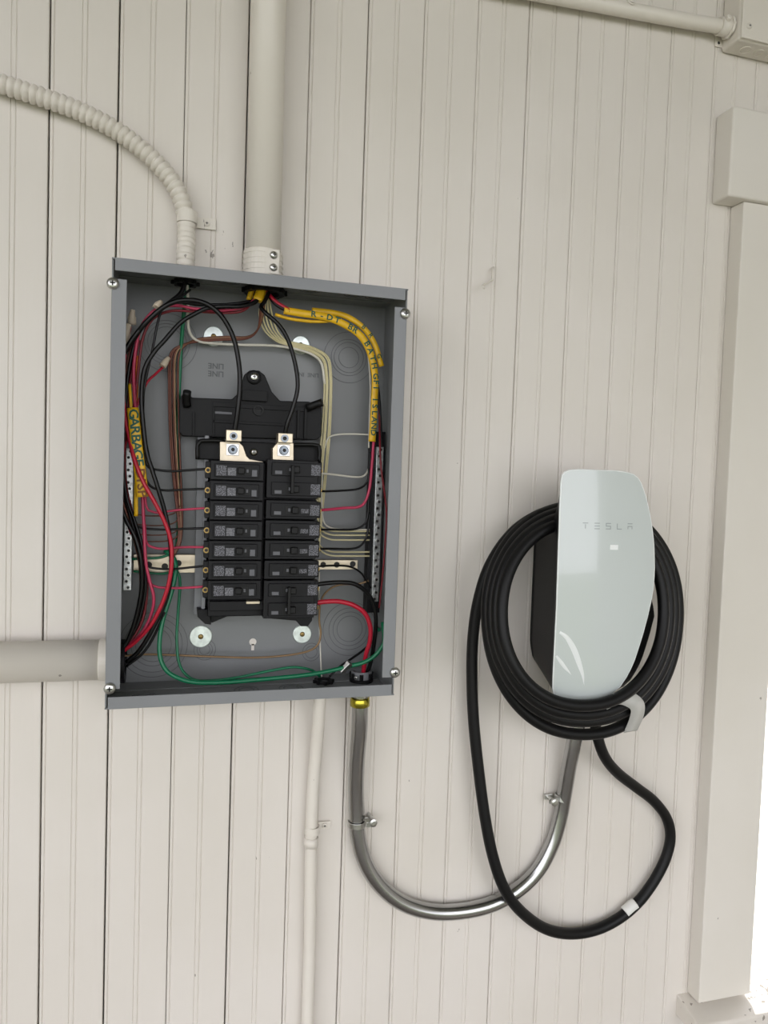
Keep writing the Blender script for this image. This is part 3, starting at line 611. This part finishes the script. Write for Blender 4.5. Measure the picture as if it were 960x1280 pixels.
# ---- yellow tape with marker writing
def tape(name, pts, rx, ry, lab, texts, tsize, m_ink='ink', rot=1):
    pth = path(pts, 3); t = empty(name, pth[0], lab, 'marking tape', 'yellow marking tapes')
    put('tape_wrap', MB().tube(pth, 1, 12, True, flat=(rx, ry)), 'tape', t)
    L = [0]
    for i in range(len(pth)-1): L.append(L[-1]+(pth[i+1]-pth[i]).length*1000)
    mb = MB(); mb2 = MB()
    for s0, s1, txt, two in texts:
        n = len(txt)
        for i, ch in enumerate(txt):
            if ch == ' ': continue
            q = s0*L[-1] + (s1-s0)*L[-1]*(i+.5)/n
            j = max(k for k in range(len(L)) if L[k] <= q); j = min(j, len(pth)-2)
            tg = (pth[j+1]-pth[j]).normalized(); nr = Vector((0, -1, 0)); nr = (nr-tg*nr.dot(tg)).normalized()
            up = nr.cross(tg)
            add_text(mb2 if two else mb, ch, pth[j]+(pth[j+1]-pth[j])*((q-L[j])/max(1e-6, L[j+1]-L[j])) + nr*((ry+.12)/1000), tsize, tg, up, .18, 1.15)
    put('lettering', mb, m_ink, t)
    if mb2.v: put('lettering', mb2, 'ink2', t)
    return t
tape('yellow_tape', [(166, 510, 70), (168, 530, 74), (171, 560, 76), (175, 590, 76), (178, 621, 74)], 7.2, 2.4, 'wide yellow tape on the left wires with handwriting along it', [(.03, .66, 'GARBAGE', 0), (.70, 1.0, 'DISP', 1)], 15.5)
tag(put('yellow_strip', MB().tube(path([(171, 600, 66), (170, 620, 64), (170, 645, 60)], 3), 1, 10, flat=(2.6, 1.5)), 'tape'), 'narrow yellow tape tail hanging below the wide handwritten tape', 'marking tape')
tag(put('yellow_strip', MB().tube(path([(162, 480, 56), (163, 495, 60), (164, 512, 62)], 3), 1, 10, flat=(1.9, 1.5)), 'tape'), 'short yellow strip just above the wide handwritten tape', 'marking tape')
tape('yellow_tape', [(355, 388, 62), (380, 392, 60), (395, 394, 60), (416, 399, 58), (435, 408, 56), (450, 419, 54), (460, 434, 53), (466, 453, 52), (469, 475, 51), (468, 500, 50), (467, 522, 50), (465, 552, 50)], 5.0, 3.0, 'long yellow tape curving down the right side, covered in handwriting', [(.13, .30, 'R-DT', 0), (.34, .40, 'BR', 0), (.46, .62, 'BATH', 0), (.64, .73, 'GFI', 0), (.76, .97, 'ISLAND', 0)], 10.5)
tape('yellow_tape', [(390, 388, 50), (416, 391, 50), (434, 396, 50), (450, 406, 50), (462, 419, 48), (470, 434, 48), (474, 448, 48), (477, 458, 48)], 4.0, 2.6, 'outer yellow tape curving at the top right and ending short', [(.5, .95, 'BR G', 0)], 8)
wire('yellow_wire', [(344, 393, 56), (360, 398, 56), (380, 401, 55), (400, 402, 54), (425, 400, 53)], 2.2, 'tape', 'thin yellow taped wire just below the long yellow tape')
tag(put('yellow_band', MB().tube(path([(328, 359, 56), (325, 368, 58), (322, 376, 60)], 3), 1, 12, flat=(6.5, 4)), 'tape'), 'yellow tape band hanging out of the large top pipe', 'marking tape')
tag(put('yellow_band', MB().tube(path([(316, 360, 48), (313, 368, 48), (311, 375, 48)], 3), 1, 12, flat=(3.6, 3)), 'tape'), 'narrower yellow tape band left in the large top pipe opening', 'marking tape')

# ---- tan wire connectors
def nut(pts, r, lab):
    pth = path(pts, 2.5); n = len(pth); t = empty('wire_nut', pth[0], lab, 'wire connector', 'tan wire connectors')
    put('cap', MB().tube(pth, r, 12, True, rf=lambda i: r*(.62+.38*min(1, i/(n*.5)))), 'nut', t)
    mb = MB()
    for k in range(6):
        a = k*math.pi/3; i0 = n//2
        mb.tube([pth[j]+Vector((math.cos(a), math.sin(a)*.8, 0))*(r/1000) for j in (i0, n-1)], .5, 5)
    put('grip_rib', mb, 'nut', t)
nut([(166, 387, 48), (165, 396, 46), (165, 406, 44)], 4.6, 'upper tan wire connector standing in the top left corner of the panel')
nut([(161, 405, 62), (158, 415, 62), (155, 431, 62)], 5.0, 'larger tan wire connector leaning against the left edge of the panel')
nut([(211, 447, 38), (207, 452, 40), (203, 458, 42)], 4.4, 'tan wire connector on the slanting thin red wire')
nut([(202, 377, 74), (198, 380, 76), (195, 384, 78)], 4.2, 'tan wire connector tucked among the wires below the top left pipe')

# ================================================================ PIPES
def collar_nut(name, c, axis, r, th, m, lab, cat='locknut', teeth=8):
    t = empty(name, c, lab, cat, 'locknuts inside the panel')
    put('nut_ring', MB().ring(c, axis, r, r*.72, 0, th, 30), m, t, .4)
    mb = MB(); ax = axis.normalized(); u = ax.orthogonal().normalized(); w_ = ax.cross(u)
    for k in range(teeth):
        a = 2*math.pi*k/teeth; q = c+(u*math.cos(a)+w_*math.sin(a))*((r+.6)/1000)
        mb.lathe(q, ax, [(2.6, 0), (2.6, th), (1, th)], 4)
    put('lug', mb, m, t)
    put('bore', MB().lathe(c, axis, [(r*.72, .2), (r*.70, .6)], 24), 'dark', t)
# flexible conduit
fp = [(-70, 84, 18), (-35, 92, 18), (0, 104, 18), (30, 114, 18), (60, 124, 18), (95, 137, 18), (130, 154, 18), (160, 173, 18), (190, 198, 18), (213, 224, 18), (226, 248, 18), (232, 272, 18), (233, 290, 20), (233, 305, 26), (232, 318, 34), (232, 338, 42)]
fx = path(fp, 1.15)
f0 = fx[0]; fx = [f0+Vector((-.0014*(n_), 0, .00022*n_)) for n_ in range(900, 0, -1)] + fx
fx[-1] = V(P(232, 338, 42)[0], 42, BZ1)
Ls = [0]
for i in range(len(fx)-1): Ls.append(Ls[-1]+(fx[i+1]-fx[i]).length*1000)
def frf(i):
    u = (Ls[i] % 8.6)/8.6
    return 11.6 - 3.4*max(0, 1-abs(u-.5)/.19)**.8 + .55*math.sin(u*math.pi*2+2.6)
tag(put('flexible_conduit', MB().tube(fx, 11, 18, True, rf=frf), 'pipew'), 'white-painted ribbed flexible conduit curving down into the panel top', 'conduit')
c = V(P(232, 338, 42)[0], 42, BZ1-3.5)
collar_nut('locknut', c, -UPV, 15, 4.5, 'blk2', 'grey locknut where the flexible conduit enters the panel')
def pipe_strap(px, py, d, r, axis, ear, lab, m='pipew', width=15, screwm='pipew', ear_len=26):
    x, z = P(px, py, d); c = V(x, d, z); t = empty('pipe_strap', c, lab, 'pipe strap', 'pipe straps')
    put('band', MB().ring(c-axis.normalized()*(width/2000), axis, r+1.8, r+.15, 0, width, 30), m, t, .4)
    side = XV*ear
    a0 = c+side*((r)/1000); a0 = Vector((a0.x, -.0036, a0.z)); u = axis.normalized(); mb = MB()
    vs = []
    for k in (-1.7, .7):
        for s_, q in ((-2, -1), (ear_len, -1), (ear_len, 1), (-2, 1)):
            vs.append(a0 + side*(s_/1000) + u*(q*width/2000) + OUT*(k/1000))
    mb.add(vs, [(3, 2, 1, 0), (4, 5, 6, 7), (0, 1, 5, 4), (1, 2, 6, 5), (2, 3, 7, 6), (3, 0, 4, 7)])
    # riser from ear to band
    vs = []
    for k in (0, d):
        for s_, q in ((-2, -1), (1, -1), (1, 1), (-2, 1)): vs.append(Vector((a0.x, -k/1000, a0.z)) + side*(s_/1000) + u*(q*width/2000))
    mb.add(vs, [(3, 2, 1, 0), (4, 5, 6, 7), (0, 1, 5, 4), (1, 2, 6, 5), (2, 3, 7, 6), (3, 0, 4, 7)])
    put('ear', mb, m, t, .5)
    add_screw(t, a0+side*(ear_len*.55/1000)+OUT*.0007, OUT, 4, m=screwm, h=2)
    return t
pipe_strap(234, 272, 18, 11.6, UPV, 1, 'white-painted strap with its tab to the right holding the flexible conduit')
# large vertical pipe
xp = 270; dp = 32; zt = CEIL
vp = empty('vertical_pipe', V(xp, dp, BZ1), 'thick white-painted vertical pipe entering the panel top', 'conduit')
ax_top = V(268.0, dp, 760); ax_bot = V(267.0, dp, BZ1)
xb = (P(306, 330, dp)[0]+P(351, 330, dp)[0])/2; xt = (P(313, 5, dp)[0]+P(358, 5, dp)[0])/2; zb_, zt_ = P(330, 330, dp)[1], P(336, 5, dp)[1]
dirp = Vector(((xt-xb)/1000, 0, (zt_-zb_)/1000)).normalized(); base = V(xb, dp, BZ1)
put('pipe', MB().tube([base, base+dirp*((CEIL-BZ1)/1000/dirp.z)], 23.4, 32), 'pipew', vp)
zc_ = BZ1
put('coupling', MB().ring(base+dirp*.0005, dirp, 26.2, 23.3, 0, 47, 36), 'pipew', vp, .8)
hub = MB()
for k in (20, 27, 34, 41): hub.ring(base+dirp*.0005+dirp*(k/1000), dirp, 26.9, 26.0, 0, 1.6, 36)
put('thread', hub, 'pipew', vp)
mb = MB(); cc = base+dirp*.016+Vector((.008, -.0255, 0)); mb.box((cc.x)*1000-9, cc.x*1000+11, BZ1+14, BZ1+46, dp+20, dp+26.5)
put('clamp_block', mb, 'pipew', vp, 1.0)
for dz in (22, 38): add_screw(vp, Vector((cc.x+.003, -(dp+26.5)/1000, base.z+dz/1000)), Vector((.2, -1, 0)), 5.2, h=3.5, name='clamp_screw')
collar_nut('locknut', V(xb+2, dp+12, BZ1-3.5), -UPV, 27, 6.5, 'blk2', 'large grey locknut where the thick vertical pipe enters the panel')
# left horizontal pipe
d_ = 30
hp = empty('horizontal_pipe', V(-500, d_, -254), 'thick dusty white-painted horizontal pipe entering the panel from the left', 'conduit')
pz0 = (P(20, 802, d_)[1]+P(20, 853, d_)[1])/2; pz1 = (P(110, 799, d_)[1]+P(110, 851, d_)[1])/2
xa_, xb_ = P(20, 800, d_)[0], P(120, 800, d_)[0]
sl = (pz1-pz0)/(xb_-xa_)
put('pipe', MB().tube([V(-1490, d_, pz0+sl*(-1490-xa_)), V(BX0-4, d_, pz1)], 26, 32), 'pipew', hp)
put('coupling', MB().ring(V(BX0-14, d_, pz1), XV, 27.2, 25, 0, 13.6, 36), 'pipew', hp, .8)
collar_nut('locknut', V(BX0+3.2, d_+12, pz1), XV, 30, 6, 'box', 'grey locknut inside the left wall around the horizontal pipe', teeth=10)
tag(put('bushing', MB().ring(V(BX0+10, d_+12, pz1), XV, 28, 18, 0, 9, 30), 'blk', None, 1), 'black plastic bushing around the wires leaving at left', 'bushing')
# thin painted pipe below the panel
tp = empty('thin_pipe', V(360, 12, -900), 'thin white-painted vertical pipe running down from the panel bottom', 'conduit')
tpp = path([(401, 868, 40), (399, 885, 38), (398, 905, 32), (395, 940, 18), (392, 975, 14), (390, 1010, 13), (389, 1040, 13), (388, 1100, 13), (387, 1180, 13), (384, 1280, 13)], 6)
e_ = tpp[-1]+(tpp[-1]-tpp[-8]).normalized()*.55
tpp[0] = Vector((tpp[0].x, tpp[0].y, H+BZ0/1000))
put('pipe', MB().tube(tpp+[e_], 8.9, 22), 'pipew', tp)
x, z = P(389, 1046, 13); put('coupling', MB().tube([V(x, 13, z+0), V(x-.3, 13, z-14)], 10.2, 22), 'pipew', tp)
pipe_strap(390, 1037, 13, 9.2, Vector((.02, 0, 1)), 1, 'white-painted strap on the thin pipe below the panel', width=11, ear_len=20)
collar_nut('locknut', V(P(404, 858, 40)[0], 42, BZ0+T+.4), UPV, 12, 4.5, 'blk2', 'small dark locknut at the panel bottom above the thin pipe')
# EMT conduit to the charger
em = [(450, 862, 40), (450, 890, 38), (449, 915, 33), (446, 950, 24), (445, 985, 17), (446, 1015, 14), (447, 1040, 14), (453, 1068, 14), (466, 1095, 14), (487, 1118, 14), (513, 1133, 14), (545, 1140, 14), (580, 1138.5, 14), (615, 1130, 14), (646, 1113, 14), (672, 1088, 14), (690, 1055, 14), (700, 1022, 15), (705, 995, 18), (711, 960, 26), (717, 930, 34), (724, 895, 40), (727, 870, 42)]
emp = path(em, 5); emp[0] = Vector((emp[0].x, emp[0].y, H+BZ0/1000))
emt = empty('metal_conduit', emp[0], 'shiny steel conduit bent in a U from the panel to the charger', 'conduit')
put('tube', MB().tube(emp, 11.7, 26), 'steel', emt)
x, z = P(450, 876, 39)
mb = MB(); mb.lathe(V(x, 39, z-8), UPV, [(12, 0), (14.2, 1.5), (14.2, 9), (13.4, 11), (13.4, 14)], 28, True)
put('compression_nut', mb, 'brass', emt)
put('threaded_hub', MB().lathe(V(x, 39, z+5), UPV, [(12, 0), (12, -z-5+BZ0+ -0.0 if False else 8)], 24), 'zinc', emt)
x, z = P(726, 893, 41); put('coupling', MB().lathe(V(x, 41, z-12), Vector((.06, 0, 1)), [(13, 0), (14, 2), (14, 20), (13, 22)], 28, True), 'zinc', emt)
x = P(452, 848, 44)[0]
ln = empty('bushed_connector', V(x, 42, BZ0+T), 'black locknut and ground bushing over the steel conduit inside the panel', 'locknut')
put('nut_ring', MB().ring(V(x, 42, BZ0+T+.4), UPV, 17, 11.5, 0, 4, 30), 'blk2', ln, .5)
put('bushing', MB().ring(V(x, 42, BZ0+T+4.4), UPV, 14.5, 11, 0, 11, 30), 'box', ln, .8)
mb = MB()
for k in range(7):
    a = k*2*math.pi/7; mb.lathe(V(x+14.5*math.cos(a), 42+14.5*math.sin(a), BZ0+T+5), UPV, [(3, 0), (3, 8)], 4)
put('tooth', mb, 'blk2', ln)
add_screw(ln, V(x-11, 55, BZ0+T+9), Vector((-.5, -1, .1)), 2.8)
# mineral straps on the EMT
def emt_strap(px, py, axis, ear, lab):
    x, z = P(px, py, 15); c = V(x, 15, z); t = empty('conduit_hanger', c, lab, 'pipe strap', 'steel conduit hangers')
    put('band', MB().ring(c-axis*.004, axis, 13.4, 11.8, 0, 8, 30), 'zinc', t, .3)
    side = Vector((ear, 0, 0)); q = c+side*.0125
    mb = MB(); x0 = q.x*1000; zz = z
    a, b = sorted((x0, x0+ear*15)); mb.box(a, b, zz-4, zz+4, 6, 9); mb.box(a, b, zz-4, zz+4, 21, 24)
    put('clamp_ear', mb, 'zinc', t, .6)
    put('clamp_bolt', MB().lathe(V(x0+ear*9, 0, zz+(5 if ear > 0 else 0)), OUT, [(3, 0), (3, 26), (5.6, 26), (5.6, 30), (3, 31)], 18), 'zinc', t)
    return t
emt_strap(446, 1029, Vector((-.03, 0, 1)).normalized(), 1, 'steel hanger on the conduit just below the panel')
emt_strap(703, 997, Vector((.2, 0, 1)).normalized(), -1, 'steel hanger on the conduit just below the coiled cable')
# top right conduit and junction box
ja = P(898, 64, 0)[0]
jb = empty('junction_box', V(ja+60, 0, P(930, 70, 0)[1]), 'white-painted square junction box in the top right corner', 'junction box')
jz = P(915, 70, 0)[1]; JX = ja+4
put('box_body', MB().box(JX, JX+118, jz, jz+118, .3, 42), 'pipew', jb, 5, 3)
put('cover_plate', MB().box(JX+1, JX+117, jz+1, jz+117, 42.2, 45.5), 'pipew', jb, 2, 2)
add_screw(jb, V(JX+14, 45.5, jz+20), OUT, 4.5, m='pipew'); add_screw(jb, V(JX+104, 45.5, jz+104), OUT, 4.5, m='pipew')
for k in (30, 56, 82, 104):
    put('knockout', MB().ring(V(JX+k, 21, jz), -UPV, 9.5, 7.8, -.5, 1.2, 24), 'pipew', jb, .3)
put('mounting_tab', MB().box(JX-13, JX+4, jz+8, jz+24, .3, 2.5), 'pipew', jb, .5)
put('tab_hole', MB().lathe(V(JX-6, 2.5, jz+14), OUT, [(2.4, 0), (2.4, .2)], 14), 'dark', jb)
xc1, zc1 = P(905, 35, 18); xc0, zc0 = P(760, 8, 18); sl = (zc1-zc0)/(xc1-xc0)
cpts = [V(x_, 18 if x_ < JX-30 else 20, zc1+sl*(x_-xc1)) for x_ in (-0+400, JX-70, JX-30, JX+3)]
uc = empty('upper_conduit', cpts[-1], 'thin white-painted conduit sloping across the top right to the junction box', 'conduit')
put('pipe', MB().tube(cpts, 10.6, 22), 'pipew', uc)
put('connector', MB().tube([V(JX-22, 20, zc1+sl*(JX-22-xc1)), V(JX+2, 20, zc1+sl*(JX+2-xc1))], 13.2, 24), 'pipew', uc)
put('locknut', MB().lathe(V(JX-6, 20, zc1+sl*(JX-6-xc1)), XV, [(17, 0), (17, 4)], 8), 'pipew', uc, .8)
x, z = P(912, 24, 34); put('set_screw', MB().lathe(V(JX-16, 32, zc1+4), Vector((0, -1, .3)), [(4.2, 0), (4.2, 5), (3, 6)], 14), 'pipew', uc)
# loop of wire over the conduit
tag(put('wire_hook', MB().tube(path([(782, -4, 26), (786, 2, 30), (791, 5, 31), (793, 3, 30), (788, 1, 29)], 1.5), .9, 6), 'pipew'), 'small wire twist on the sloping conduit at the top edge', 'wire')
# bent nail
tag(put('bent_nail', MB().tube(path([(617, 334, -1), (616, 337, 10), (616, 349, 12), (614, 351, 13), (603, 357, 24), (606, 360, 25)], 1.5), 1.6, 7), 'pipew'), 'small painted bent hook sticking out of the beadboard above the charger', 'hook')

# ================================================================ EV CHARGER
HC = 754.0
# front outline as seen: (row, left edge, right edge), placed on the cover 130 mm out
orow = [(588, 722, 770), (589.5, 711, 783), (592, 706, 791), (596, 703, 796), (602, 702, 800), (611, 701.3, 803.5), (620, 701, 806.5), (630, 700.6, 809), (640, 700.2, 811.5), (650, 700, 813.5), (660, 699.7, 815), (675, 699.2, 817), (690, 698.7, 818), (710, 698, 818.5), (722, 697.7, 818), (735, 697.2, 817), (748, 696.8, 815), (760, 696.3, 812), (773, 695.7, 809), (785, 695, 805.5), (795, 694.6, 802.7), (805, 694, 799.5), (817, 693.4, 795.5), (830, 692.7, 791), (840, 692.2, 786.5), (850, 691.7, 781), (862, 691.3, 773), (870, 692.5, 764), (876, 697, 752), (879, 704, 742)]
def fd(x, z):
    u = (x-HC)/80.0; v = (z+130)/150.0
    return 133 - 8*v*v - 6*u*u
rows = []
for y_, a_, b_ in orow:
    z = P((a_+b_)/2, y_, 129)[1]; xl = P(a_, y_, fd(HC-75, z))[0]; xr = P(b_, y_, fd(HC+75, z))[0]; rows.append((z, xl, xr))
zs = [r[0] for r in rows]
ch = empty('ev_charger', V(HC, 0, zs[-1]), 'white and black wall-mounted electric car charger with the coiled cable', 'car charger')
NU = 28; mb = MB(); vs = []; fs = []
for z, xl, xr in rows:
    for i in range(NU+1):
        x = xl+(xr-xl)*i/NU; vs.append(V(x, fd(x, z), z))
for j in range(len(rows)-1):
    for i in range(NU): a = j*(NU+1)+i; fs.append((a, a+NU+1, a+NU+2, a+1))
mb.add(vs, fs, True)
mb.sm = [True]*len(mb.f)
put('front_cover', mb, 'face', ch)
loop = [(-1, r) for r in rows] + [(1, r) for r in reversed(rows)]
def ex(s_, r, off=0): return (r[1]-off) if s_ < 0 else (r[2]+off)
lp = [V(ex(s_, r), fd(ex(s_, r), r[0])-1.2, r[0]) for s_, r in loop]
put('cover_rim', MB().tube(lp+[lp[0], lp[1]], 1.35, 8, False), 'edge', ch)
mb = MB(); vs = []; n = len(loop); LV = (0, .12, .35, .62, .88, 1.0)
for t in LV:
    for s_, r in loop:
        z = r[0]; x = ex(s_, r, -2.0); q = (r[2]-r[1])/2/81.0
        fx_, fz_, fdp = x, z, fd(x, z)-3
        if t > 0 and s_ > 0 and z < -125: fx_ += 36*min(1, (-125-z)/60)*(1-t)**.6
        rx = 752+s_*48*min(1, q*1.25)**.6; rz = -175+(z+148)*.68; tz = min(1, t/.25) if z > -100 else t**.8
        vs.append(V(fx_+(rx-fx_)*t, fdp+(4-fdp)*t, fz_+(rz-fz_)*tz))
for j in range(len(LV)-1):
    for i in range(n): mb.f.append([j*n+i, j*n+(i+1) % n, (j+1)*n+(i+1) % n, (j+1)*n+i]); mb.sm.append(True)
mb.v = vs; mb.f.append(list(range(n))); mb.sm.append(False); mb.f.append(list(range((len(LV)-1)*n, len(LV)*n))[::-1]); mb.sm.append(False)
put('body', mb, 'body', ch)
# wordmark, each letter built from bars laid on the curved cover
lg = MB()
def bar(x0, z0, x1, z1, w_):
    n_ = 4; dx, dz = x1-x0, z1-z0; L_ = math.hypot(dx, dz); px, pz = -dz/L_*w_/2, dx/L_*w_/2
    vs = []
    for i in range(n_+1):
        t = i/n_
        for s_ in (1, -1):
            x = x0+dx*t+px*s_; z = z0+dz*t+pz*s_; vs.append(V(x, fd(x, z)+.35, z))
    lg.add(vs, [(2*i, 2*i+1, 2*i+3, 2*i+2) for i in range(n_)])
lx0, lz0 = P(729, 657.5, 131); lx1, _ = P(791, 657.5, 131); lw = 8.2; lh = 7.8; zb = lz0-lh/2; wl = 1.25
stp = (lx1-lx0-lw)/4
zrow = [P(729+15.2*i, 656.5+i*.6, 131)[1]-lh/2 for i in range(5)]
zrow = [sum(zrow)/5]*5
a = lx0; z = zrow[0]; bar(a, z+lh, a+lw, z+lh, wl); bar(a+lw/2, z, a+lw/2, z+lh-1.8, wl)
a = lx0+stp
for k in (0, .5, 1): bar(a, z+lh*k, a+lw, z+lh*k, wl)
a = lx0+2*stp
bar(a, z+lh, a+lw, z+lh, wl); bar(a, z+lh/2, a+lw, z+lh/2, wl); bar(a, z, a+lw, z, wl); bar(a+wl/2, z+lh/2, a+wl/2, z+lh, wl); bar(a+lw-wl/2, z, a+lw-wl/2, z+lh/2, wl)
a = lx0+3*stp; bar(a+wl/2, z, a+wl/2, z+lh, wl); bar(a, z, a+lw, z, wl)
a = lx0+4*stp; bar(a, z+lh, a+lw, z+lh, wl); bar(a+wl/2, z, a+wl/2, z+lh*.55, wl); bar(a+lw-wl/2, z, a+lw-wl/2, z+lh*.55, wl); bar(a, z+lh*.5, a+lw, z+lh*.5, wl)
put('lettering', lg, 'logo', ch)
# reflection bands painted as raised white strips, lower left of the cover
def reflection_streak(pp, wmax):
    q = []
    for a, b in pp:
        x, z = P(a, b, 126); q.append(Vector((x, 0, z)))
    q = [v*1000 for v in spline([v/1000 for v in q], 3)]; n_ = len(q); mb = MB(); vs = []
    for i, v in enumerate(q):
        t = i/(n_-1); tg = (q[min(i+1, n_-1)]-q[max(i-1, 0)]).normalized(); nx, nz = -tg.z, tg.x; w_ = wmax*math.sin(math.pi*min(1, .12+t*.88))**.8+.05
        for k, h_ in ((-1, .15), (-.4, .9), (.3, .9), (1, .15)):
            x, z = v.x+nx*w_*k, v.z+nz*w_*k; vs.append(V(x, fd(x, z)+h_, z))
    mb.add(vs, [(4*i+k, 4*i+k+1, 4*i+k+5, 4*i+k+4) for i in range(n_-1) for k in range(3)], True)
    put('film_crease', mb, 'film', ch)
reflection_streak([(699, 790), (708, 797), (717, 812), (724, 830), (729, 845), (731, 857)], 4.2)
reflection_streak([(696, 820), (702, 828), (708, 836), (715, 844)], 2.6)
# small bright reflection on the cover, painted as a pale plate
x, z = P(767, 684, 131)
mb = MB(); vs = [V(x+a, fd(x+a, z+b)+.5, z+b) for a, b in ((-7, -4), (7, -4), (7, 4), (-7, 4))]; mb.add(vs, [(0, 1, 2, 3)])
mb2 = MB(); mb2.box(x-6.5, x+6.5, z-3.6, z+3.6, fd(x, z)-1, fd(x, z)+.45); put('indicator_window', mb2, 'led', ch, .4)

# ================================================================ CHARGING CABLE
R0 = 8.6
cxp, cyp = 731, 770
rings = [  # L, R, T, B (pixel extremes of the turn), depth, depth at bottom
 (629, 824, 652, 876, 92, 146), (620, 834, 642, 892, 80, 124), (612, 842, 634, 903, 64, 102), (604, 849, 628, 927, 46, 74)]
pts = []
def ringpt(i, a):
    """a: angle from the top, counter-clockwise (towards the left)"""
    t = max(0, min(len(rings)-1.001, i)); k = int(t); f = t-k
    A, B = rings[k], rings[min(k+1, 3)]; r = [A[j]+(B[j]-A[j])*f for j in range(6)]
    cx = (r[0]+r[1])/2; cy = 765
    hx = (r[1]-r[0])/2; s, c = math.sin(a), math.cos(a)
    x = cx - hx*math.copysign(abs(s)**.92, s); y = cy - ((cy-r[2]) if c > 0 else (r[3]-cy))*math.copysign(abs(c)**.96, c)
    y -= 0
    w_ = (1-c)/2; d = r[4]*(1-w_)+r[5]*w_
    return (x, y, d)
NT = 4
start = [(736, 872, 40), (741, 890, 42), (748, 925, 48), (757, 948, 44), (772, 966, 34), (795, 984, 24), (817, 1001, 18), (833, 1022, 16), (838, 1045, 16), (833, 1070, 16), (820, 1097, 16), (800, 1125, 16), (775, 1147, 16), (745, 1162, 16), (712, 1167, 20), (680, 1160, 28), (650, 1138, 36), (630, 1110, 38), (616, 1070, 36), (606, 1020, 32), (598, 960, 28), (592, 900, 26), (590, 850, 26), (591, 800, 28), (597, 755, 34), (610, 712, 44), (632, 676, 54), (660, 651, 58), (697, 637, 60)]
spir = []
for q in range(0, NT*24+1):
    a = -q/24*2*math.pi   # clockwise from the top: right side first
    i = 3-q/24*(3/NT)
    spir.append(ringpt(i, a))
cable = empty('charging_cable', V(P(736, 930, 40)[0], 40, P(736, 1170, 16)[1]), 'thick black charging cable coiled over the charger with a loop hanging below', 'cable')
put('jacket', MB().tube(path(start+spir[1:], 6), R0, 16), 'rubber', cable)
# small printed wrap on the hanging loop
lbp = path([(781, 1140, 16), (787, 1134.5, 16), (794, 1129, 16)], 2); put('cable_label', MB().tube(lbp, R0+.5, 18), 'lab', cable)
# band of packing tape round the coil
tpb = MB(); loopb = [(762, 877, 134), (778, 872, 134), (790, 876, 133), (797, 884, 126), (795, 898, 108), (788, 914, 84)]
pp = path(loopb, 3); vs = []; n = len(pp)
wdir = [Vector((.55, 0, -.85)), Vector((.9, 0, .25))]
for i, p in enumerate(pp):
    t = i/(n-1); u = (Vector((-.35, 0, -.94)) if False else (Vector((.35, 0, .94))*(1-min(1, t*1.6)) + Vector((.97, 0, .1))*min(1, t*1.6))).normalized()
    for s_ in (-12, 12): vs.append(p+u*s_/1000)
tpb.add(vs, [(2*i, 2*i+1, 2*i+3, 2*i+2) for i in range(n-1)], True)
o = put('packing_tape', tpb, 'mtape'); so = o.modifiers.new('s', 'SOLIDIFY'); so.thickness = .0006
tag(o, 'wrinkled frosted tape band around the bottom right of the cable coil', 'tape')
